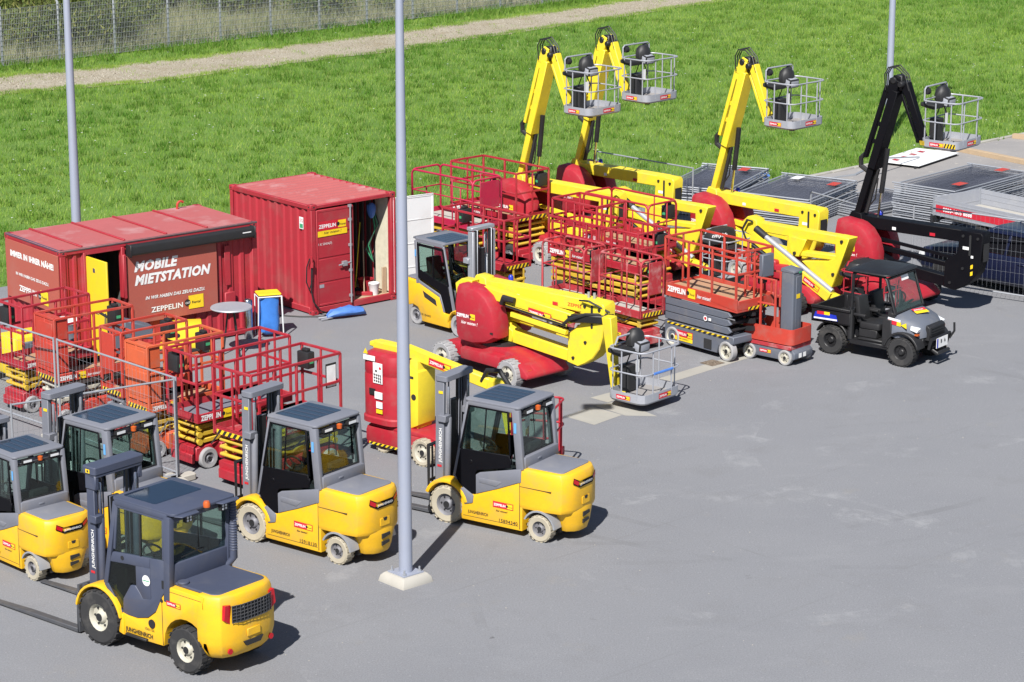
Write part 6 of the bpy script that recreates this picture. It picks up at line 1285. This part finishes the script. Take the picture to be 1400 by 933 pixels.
    decal('sticker', t, (.456, -.05, 1.70), (0, 1, 0), (-.30, 0, 1), [('r', 0, 0, .3, .11, 0)], ['ltext'], lift=.02)
    for y in (-.32, .32): seatparts(t, .0, .66, y, 1.05)
    steer(t, .42, .28, 1.14, .17)
    m = MB(); m.box(-.25, .42, -.60, .60, .40, .46); m.box(-.25, .2, -.55, .55, .46, .66); m.box(.10, .4, -.08, .08, .46, .72); part('cabin_floor', m, 'plas', t, bevel=.02)
    m = MB(); m.prism(rrect(-.48, -.36, -.66, -.52, .04), .40, 1.05, 0, 'z'); part('side_net', m, 'plas', t)
utv()

# ------------------------------------------------------------------ lamp posts
def lamp_post(label, x, y, foot=True, hgt=9.5, r=.112):
    t = thing('lamp_post', label, 'lamp post', (x, y, 0), 0)
    m = MB(); z0 = .16 if foot else 0; m.lathe([(r, z0), (r * .98, z0 + 2.5), (r * .8, hgt * .6), (r * .55, hgt)], n=24); part('pole', m, 'pole', t)
    m = MB(); m.tube([(0, 0, hgt - .1), (.2, .2, hgt + .25), (.9, .9, hgt + .35)], .04, 8); m.box(.7, 1.3, .85, 1.15, hgt + .3, hgt + .42); part('lamp_head', m, 'alu', t)
    m = MB()
    if foot:
        s = .31; q = .25; rot = Matrix.Rotation(R(42), 4, 'Z')
        m.loft([[(sx * a, sy * a, z) for sx, sy in ((-1, -1), (1, -1), (1, 1), (-1, 1))] for a, z in ((s + .02, -.02), (s * .97, .10), (q, .155))], 0, False); m.xf(rot); part('concrete_base', m, 'conc', t, bevel=.018, seg=2)
        m = MB(); m.box(-.21, .21, -.21, .21, .156, .175); m.xf(rot); part('base_plate', m, 'pole', t)
        for sx in (-1, 1):
            for sy in (-1, 1): m = MB(); m.cyl((sx * .16, sy * .16, .175), (sx * .16, sy * .16, .26), .016, 8); m.cyl((sx * .16, sy * .16, .175), (sx * .16, sy * .16, .20), .034, 6); m.xf(rot); part('bolt', m, 'steel', t)
        for sgn in (0,): k = MB(); k.lathe([(r * .985, 1.395), (r * .985, 1.41)], n=24, cap=(False, False)); part('paint_mark', k, 'styel', t)
lamp_post('tall grey lamp post on a whitewashed concrete base among the forklifts', -1.735, 39.45)
lamp_post('grey lamp post standing close behind the red cabin', -10.17, 58.5, False)
lamp_post('grey lamp post standing in the meadow behind the black boom', 11.90, 80.1, False)

# ------------------------------------------------------------------ fences
def panel_mesh(L=3.45, Hh=2.0, gap=.11, wr=.0024, mt='steel'):
    f = MB(); z0 = .06; f.tube([(0, 0, 0), (0, 0, Hh)], .021, 8); f.tube([(L, 0, 0), (L, 0, Hh)], .021, 8); f.tube([(0, 0, Hh - .02), (L, 0, Hh - .02)], .019, 8); f.tube([(0, 0, .18), (L, 0, .18)], .019, 8)
    w_ = MB(); n = int(L / gap)
    for i in range(1, n): x = L * i / n; w_.cyl((x, 0, .18), (x, 0, Hh - .02), wr, 3, caps=False)
    for i in range(1, 7): z = .18 + (Hh - .2) * i / 7; w_.cyl((0, .004, z), (L, .004, z), wr, 3, caps=False)
    return f.mesh('frame', [M['steel']]), w_.mesh('wire_mesh', [M[mt]])
PF, PW = panel_mesh()
PF2, PW2 = panel_mesh(gap=.075, wr=.004, mt='pmesh')
def site_fence(label, a, b, feet=True, group=None, scale=True):
    a, b = Vector(a), Vector(b); L = (b - a).length; hd = math.degrees(math.atan2(b.y - a.y, b.x - a.x))
    t = thing('fence_panel', label, 'fence', (a.x, a.y, 0), hd, group)
    for nm, me in (('frame', PF), ('wire_mesh', PW)): o = link(nm, me, t); o.scale = (L / 3.45, 1, 1)
    if feet:
        for x in (0.0, L): m = MB(); m.prism(rrect(x - .11, x + .11, -.34, .34, .06), 0.0, .13, 0, 'z'); part('foot', m, 'conc', t, bevel=.02)
    return t
GF = 'site fence panels standing round the lifts at the left'
site_fence('upright mesh fence panel at the left edge before the dark red scissor lift', (-11.25, 49.92), (-8.80, 47.52), group=GF)
site_fence('upright mesh fence panel before the orange cabinet lifts', (-8.72, 47.44), (-6.10, 44.70), group=GF)
site_fence('upright mesh fence panel turning in behind the electric forklift cabs', (-6.12, 44.60), (-8.75, 42.95), group=GF)
site_fence('tall mesh fence panel standing in the grass behind the yellow booms', (2.24, 67.22), (4.66, 64.82))
site_fence('short mesh fence panel between the yellow and black raised booms', (7.35, 61.75), (8.35, 60.05))
site_fence('mesh fence panel standing before the dark blue car', (9.62, 60.05), (12.55, 57.95))
# stacks of panels lying flat
def flat_stack(name, c, hd, n, L, W, lab):
    g = name
    for k in range(n):
        t = thing('stacked_fence_panel', lab, 'fence panel', (0, 0, 0), 0, g)
        j = random.uniform(-.04, .04); jy = random.uniform(-.03, .03)
        t.matrix_world = Matrix.Translation((c[0], c[1], .06 + k * .062)) @ Matrix.Rotation(R(hd + random.uniform(-.8, .8)), 4, 'Z') @ Matrix.Translation((-L / 2 + j, -W / 2 + jy, 0)) @ Matrix.Rotation(PI / 2, 4, 'X') @ Matrix.Translation((0, 0, -W))
        for nm, me in (('frame', PF2), ('wire_mesh', PW2)): o = link(nm, me, t); o.scale = (L / 3.45, 1, W / 2.0)
    return
flat_stack('flat stack of fence panels behind the yellow boom end', (5.62, 69.75), 66, 13, 3.4, 2.0, 'galvanised fence panel lying in the left flat stack, at the grass edge')
flat_stack('flat stack of fence panels between the yellow and black booms', (7.72, 68.65), 58, 12, 3.1, 2.3, 'galvanised fence panel lying in the middle flat stack, between the booms')
flat_stack('flat stack of fence panels behind the silver trailer', (12.30, 68.70), 48, 16, 3.7, 2.0, 'galvanised fence panel lying in the right flat stack, behind the silver trailer')
flat_stack('low flat stack of fence panels right of the trailer', (14.9, 66.9), 48, 12, 3.6, 2.0, 'galvanised fence panel lying in the flat stack at the right edge')
flat_stack('loose low pile of fence panels', (9.85, 69.2), 40, 5, 2.6, 1.6, 'galvanised fence panel lying in the low pile left of the biggest stack')
def slip(label, x, y, z, hd, m): k = MB(); k.box(-.22, .22, -.13, .13, 0, .006); solo('tag_board', k, m, label, 'tag board', (x, y, z), hd)
slip('small red tag board on the left stack of fence panels', 6.5, 70.4, .88, 66, 'red2'); slip('white tag board on the middle stack of fence panels', 7.9, 69.6, .80, 58, 'white'); slip('small red tag board on the middle stack of fence panels', 8.8, 68.7, .80, 58, 'red2'); slip('small red tag board at the near edge of the right stack', 12.0, 67.4, 1.06, 48, 'red2'); slip('small red tag board at the far end of the right stack', 13.5, 69.4, 1.06, 48, 'red2')
# perimeter fence far left
t = thing('perimeter_fence', 'long grey double-wire mesh fence with angled post tops beyond the gravel track', 'fence', (*fp(0), 0), math.degrees(math.atan2(FD.y, FD.x)))
bay = 2.5
for i in range(-2, 19):
    m = MB(); m.beam((i * bay, 0, 0), (i * bay, 0, 2.25), .075, .075); m.beam((i * bay, 0, 2.22), (i * bay - .0, .38, 2.62), .065, .065); part('post', m, 'steel', t, bevel=.008)
    if i < 18:
        m = MB(); x0 = i * bay
        for k in range(1, 34): x = x0 + bay * k / 34; m.cyl((x, -.05, .05), (x, -.05, 2.15), .004, 3, caps=False)
        for k in range(12): z = .06 + k * .19; m.cyl((x0, -.058, z), (x0 + bay, -.058, z), .006, 3, caps=False); m.cyl((x0, -.042, z), (x0 + bay, -.042, z), .006, 3, caps=False)
        part('mesh_panel', m, 'steel', t)

# ------------------------------------------------------------------ trailer, car
def trailer():
    L, W = 4.2, 1.75; t = thing('trailer', 'silver flatbed trailer with a red stripe and low drop sides', 'trailer', (11.02, 65.45, 0), -52)
    z0, z1 = .68, 1.10; y1 = W
    m = MB(); m.box(0, L, 0, W, z0 - .06, z0); m.box(.1, L, .3, .4, z0 - .2, z0 - .06); m.box(.1, L, W - .4, W - .3, z0 - .2, z0 - .06); part('bed_floor', m, 'conc', t)
    sides = (('drop_side', (0, L, -.03, .0)), ('drop_side', (0, L, W, W + .03)))
    for nm, (x0, x1, ya, yb) in sides:
        m = MB(); m.box(x0, x1, ya, yb, z0 - .05, z1)
        for k in range(3): m.box(x0, x1, ya - .006, yb + .006, z0 + .02 + k * .14, z0 + .06 + k * .14)
        part(nm, m, 'alu', t, bevel=.004)
    m = MB(); m.box(-.03, 0, -.03, W + .03, z0 - .05, z1); m.box(-.036, .006, 0, W, z0 + .1, z0 + .14); part('tailboard', m, 'alu', t, bevel=.004)
    m = MB(); [m.box(x - .03, x + .03, y - .035, y + .035, z0 - .1, z1 + .015) for x in (0, L) for y in (-.0, W)]; part('corner_post', m, 'steel', t)
    ls = decal('stripe', t, (.08, -.037, z0 + .05), (1, 0, 0), (0, 0, 1), [('r', 0, 0, 3.9, .19, 0), ('t', '0800-1805 8888', .25, .045, .15, 1, 0, .03, 1.0)], ['stred', 'ltext'])
    for x in (1.6, 2.35):
        for s, y in ((-1, .12), (1, W - .12)): wheel(t, (x, y, .30), .30, .19, 'rub', 'rimg', s, 0)
    m = MB(); m.box(-.05, .06, -.10, .16, .44, .62); m.box(-.05, .06, W - .16, W + .10, .44, .62); m.box(0, .05, .16, W - .16, .48, .54); part('light_bar', m, 'plas', t)
    for y in (-.08, W - .1): m = MB(); m.box(-.065, -.048, y, y + .18, .46, .60); part('tail_lamp', m, 'rlens', t)
    m = MB(); m.beam((L, W / 2, .5), (L + 1.2, W / 2, .45), .1, .12); m.cyl((L + .6, W / 2, .03), (L + .6, W / 2, .5), .03, 8); part('drawbar', m, 'steel', t)
trailer()
def car():
    t = thing('parked_car', 'dark blue car with roof rails parked behind the mesh fence', 'car', (12.10, 60.05, 0), 136)
    t.scale = (1, 1, .92)
    W = .90; b = MB()
    secs = []
    prof = [(2.22, .30, .62), (2.10, .26, .86), (1.40, .24, .98), (1.02, .24, 1.02), (.3, .24, 1.03), (-1.2, .24, 1.04), (-2.0, .25, 1.02), (-2.22, .32, .9)]
    for x, zl, zh in prof:
        k = .86 if abs(x) > 2.15 else (.95 if abs(x) > 1.9 else 1.)
        secs.append([(x, y * W * k, z) for y, z in ((-.90, zl), (-1., zl + .12), (-1.0, zh - .12), (-.93, zh), (.93, zh), (1.0, zh - .12), (1., zl + .12), (.90, zl))])
    b.loft(secs, 0, True); body = part('body', b, 'navy', t, bevel=.02, seg=2, ang=45)
    for x in (1.36, -1.34):
        for s in (-1, 1):
            k = MB(); k.prism(arc(x, .33, .40, 0, 180, 12), s * (W + .004), s * (W - .25)); part('wheel_arch', k, 'dark', body); wheel(t, (x, s * (W - .11), .33), .33, .21, 'rub', 'rimg', s, 0)
    g = MB(); rings = []
    for z, xf, xr, hw in ((1.02, 1.08, -1.95, .82), (1.50, .38, -1.72, .68)): rings.append([(xf, -hw, z), (xf + .06, 0, z), (xf, hw, z), (xr, hw, z), (xr - .04, 0, z), (xr, -hw, z)])
    g.loft(rings, 0, False, cap=(False, True)); part('greenhouse', g, 'rglass' if False else 'gblack', t)
    r = MB(); rr = [(.42, -.66), (.50, 0), (.42, .66), (-1.70, .66), (-1.76, 0), (-1.70, -.66)]; r.loft([[(*q, 1.50) for q in rr], [(x * .98, y * 1.02, 1.54) for x, y in rr], [(x * .9, y * .8, 1.59) for x, y in rr]], 0, True)
    for s in (-1, 1):
        r.beam((1.04, s * .80, 1.02), (.40, s * .67, 1.52), .06, .07, up=(0, 1, 0)); r.beam((-.25, s * .825, 1.02), (-.30, s * .685, 1.52), .07, .05, up=(0, 1, 0)); r.beam((-1.90, s * .80, 1.02), (-1.66, s * .67, 1.52), .12, .06, up=(0, 1, 0))
    part('roof', r, 'navy', t, bevel=.012, seg=2)
    for s in (-1, 1):
        m = MB(); m.tube([(.30, s * .56, 1.56), (.2, s * .56, 1.63), (-1.4, s * .56, 1.64), (-1.5, s * .56, 1.58)], .018, 6); part('roof_rail', m, 'chrome', t)
        m = MB(); m.obox((.78, s * .98, 1.08), (.16, .20, .13)); part('wing_mirror', m, 'navy', t, bevel=.03, seg=2)
        for x in (.25, -.75): m = MB(); m.obox((x, s * (W + .008), .86), (.2, .03, .035)); part('door_handle', m, 'navy', t, bevel=.01)
        m = MB(); m.beam((.98, s * .835, 1.035), (-1.9, s * .835, 1.045), .012, .02); part('window_trim', m, 'chrome', t)
        m = MB(); m.prism([(2.02, .66), (2.2, .64), (2.16, .76), (1.9, .82)], s * .62, s * .86); part('headlight', m, 'wlens', t)
car()

# ------------------------------------------------------------------ odds and ends
t = thing('barrier_board', 'white and red barrier board lying flat at the meadow edge', 'barrier board', (12.30, 76.45, .03), 54)
m = MB(); m.box(-1.32, 1.32, -.72, .72, .05, .075); p_ = part('board', m, 'white', t, bevel=.006)
m = MB(); [m.box(-1.36, 1.36, y - .03, y + .03, -.02, .05) for y in (-.6, .6)]; part('batten', m, 'plas', t)
for k in range(4): decal('red_field', p_, (-1.0 + k * .55, -.02, .075), (1, 0, 0), (0, 1, 0), [('p', [(0, .2), (.22, .2), (.27, .42), (.05, .42)], 0)], ['redold'])
for i, (a, b_) in enumerate((((13.15, 78.75), (15.75, 75.3)), ((15.9, 80.2), (18.2, 78.6)))):
    m = MB(); m.beam((*a, .075), (*b_, .075), .2, .15); solo('timber_beam', m, 'plank', ['long timber beam lying on the pavement near the barrier board', 'timber beam lying at the right edge of the pavement'][i], 'timber', bevel=.008)
m = MB(); m.tube([(9.3, 73.4, .05), (9.9, 72.6, .3), (11.1, 74.4, .45), (12.3, 76.2, .14)], .022, 6); solo('steel_pipe', m, 'steel', 'thin steel pipe lying across the barrier board', 'pipe')
m = MB(); m.lathe([(.55, 0), (.58, .38), (.62, .42), (.55, .40), (.5, .05)], n=20); solo('tub', m, 'blue', 'blue plastic tub in the grass behind the left fence stack', 'tub', (6.75, 71.9, 0))
m = MB(); m.prism([(-.55, 0), (.55, 0), (.42, .62), (-.30, .62)], -.28, .28); m.box(-.58, .58, -.31, .31, 0, .12, 1); m.cyl((-.1, -.285, .4), (-.1, -.275, .4), .06, 10, 1); solo('compressor', m, ['dyel', 'plas'], 'yellow sheet-metal compressor hood before the cabin sign', 'compressor', (-7.20, 54.1, 0), 8, bevel=.03, seg=2)
t = thing('barrel', 'grey barrel with a white lid beside the cabin corner', 'barrel', (-9.32, 51.9, 0)); m = MB(); m.lathe([(.24, 0), (.25, .4), (.26, .42), (.25, .44), (.25, .85), (.26, .87), (.25, .89), (.25, 1.2)], n=20); part('body', m, 'mgrey', t); m = MB(); m.lathe([(.265, 1.18), (.265, 1.24), (.22, 1.27), (.001, 1.28)], n=20); part('lid', m, 'white', t)
t = thing('generator', 'yellow generator with grey control boxes at the left edge', 'generator', (-10.15, 52.0, 0), 40)
m = MB(); m.prism(rrect(-.55, .55, -.35, .35, .08), .12, .95, 0, 'z'); part('body', m, 'dyel', t, bevel=.03, seg=2); m = MB(); m.box(-.35, -.05, -.42, -.34, .35, .85); m.box(0, .3, -.42, -.34, .4, .8); part('control_box', m, 'mgrey', t, bevel=.01); m = MB(); m.box(-.6, .6, -.3, -.2, 0, .12); m.box(-.6, .6, .2, .3, 0, .12); part('skid', m, 'plas', t)
t = thing('floor_grinder', 'grey upright floor grinder between the cabin and the red lifts', 'grinder', (-8.15, 51.0, 0), 30)
m = MB(); m.box(-.12, .12, -.2, .2, .3, 1.55); m.prism([(.1, 1.1), (.75, 1.0), (.8, 1.25), (.1, 1.5)], -.22, .22); part('body', m, 'mgrey', t, bevel=.03); m = MB(); m.lathe([(.30, .02), (.32, .3), (.1, .36)], (.4, 0, 0), n=18); part('grinding_head', m, 'steel', t); m = MB(); m.tube([(-.1, -.3, 1.5), (-.25, -.3, 1.6), (-.25, .3, 1.6), (-.1, .3, 1.5)], .02, 6); part('handle', m, 'plas', t)
for s in (-1, 1): wheel(t, (-.15, s * .22, .16), .16, .08, 'rub', 'rimg', s, 0)
m = MB(); m.box(-.9, .9, -.3, .3, 0, .03); solo('board', m, 'white', 'white board lying on the ground behind the left electric forklift cab', 'board', (-7.9, 45.6, .01), -20, bevel=.004)
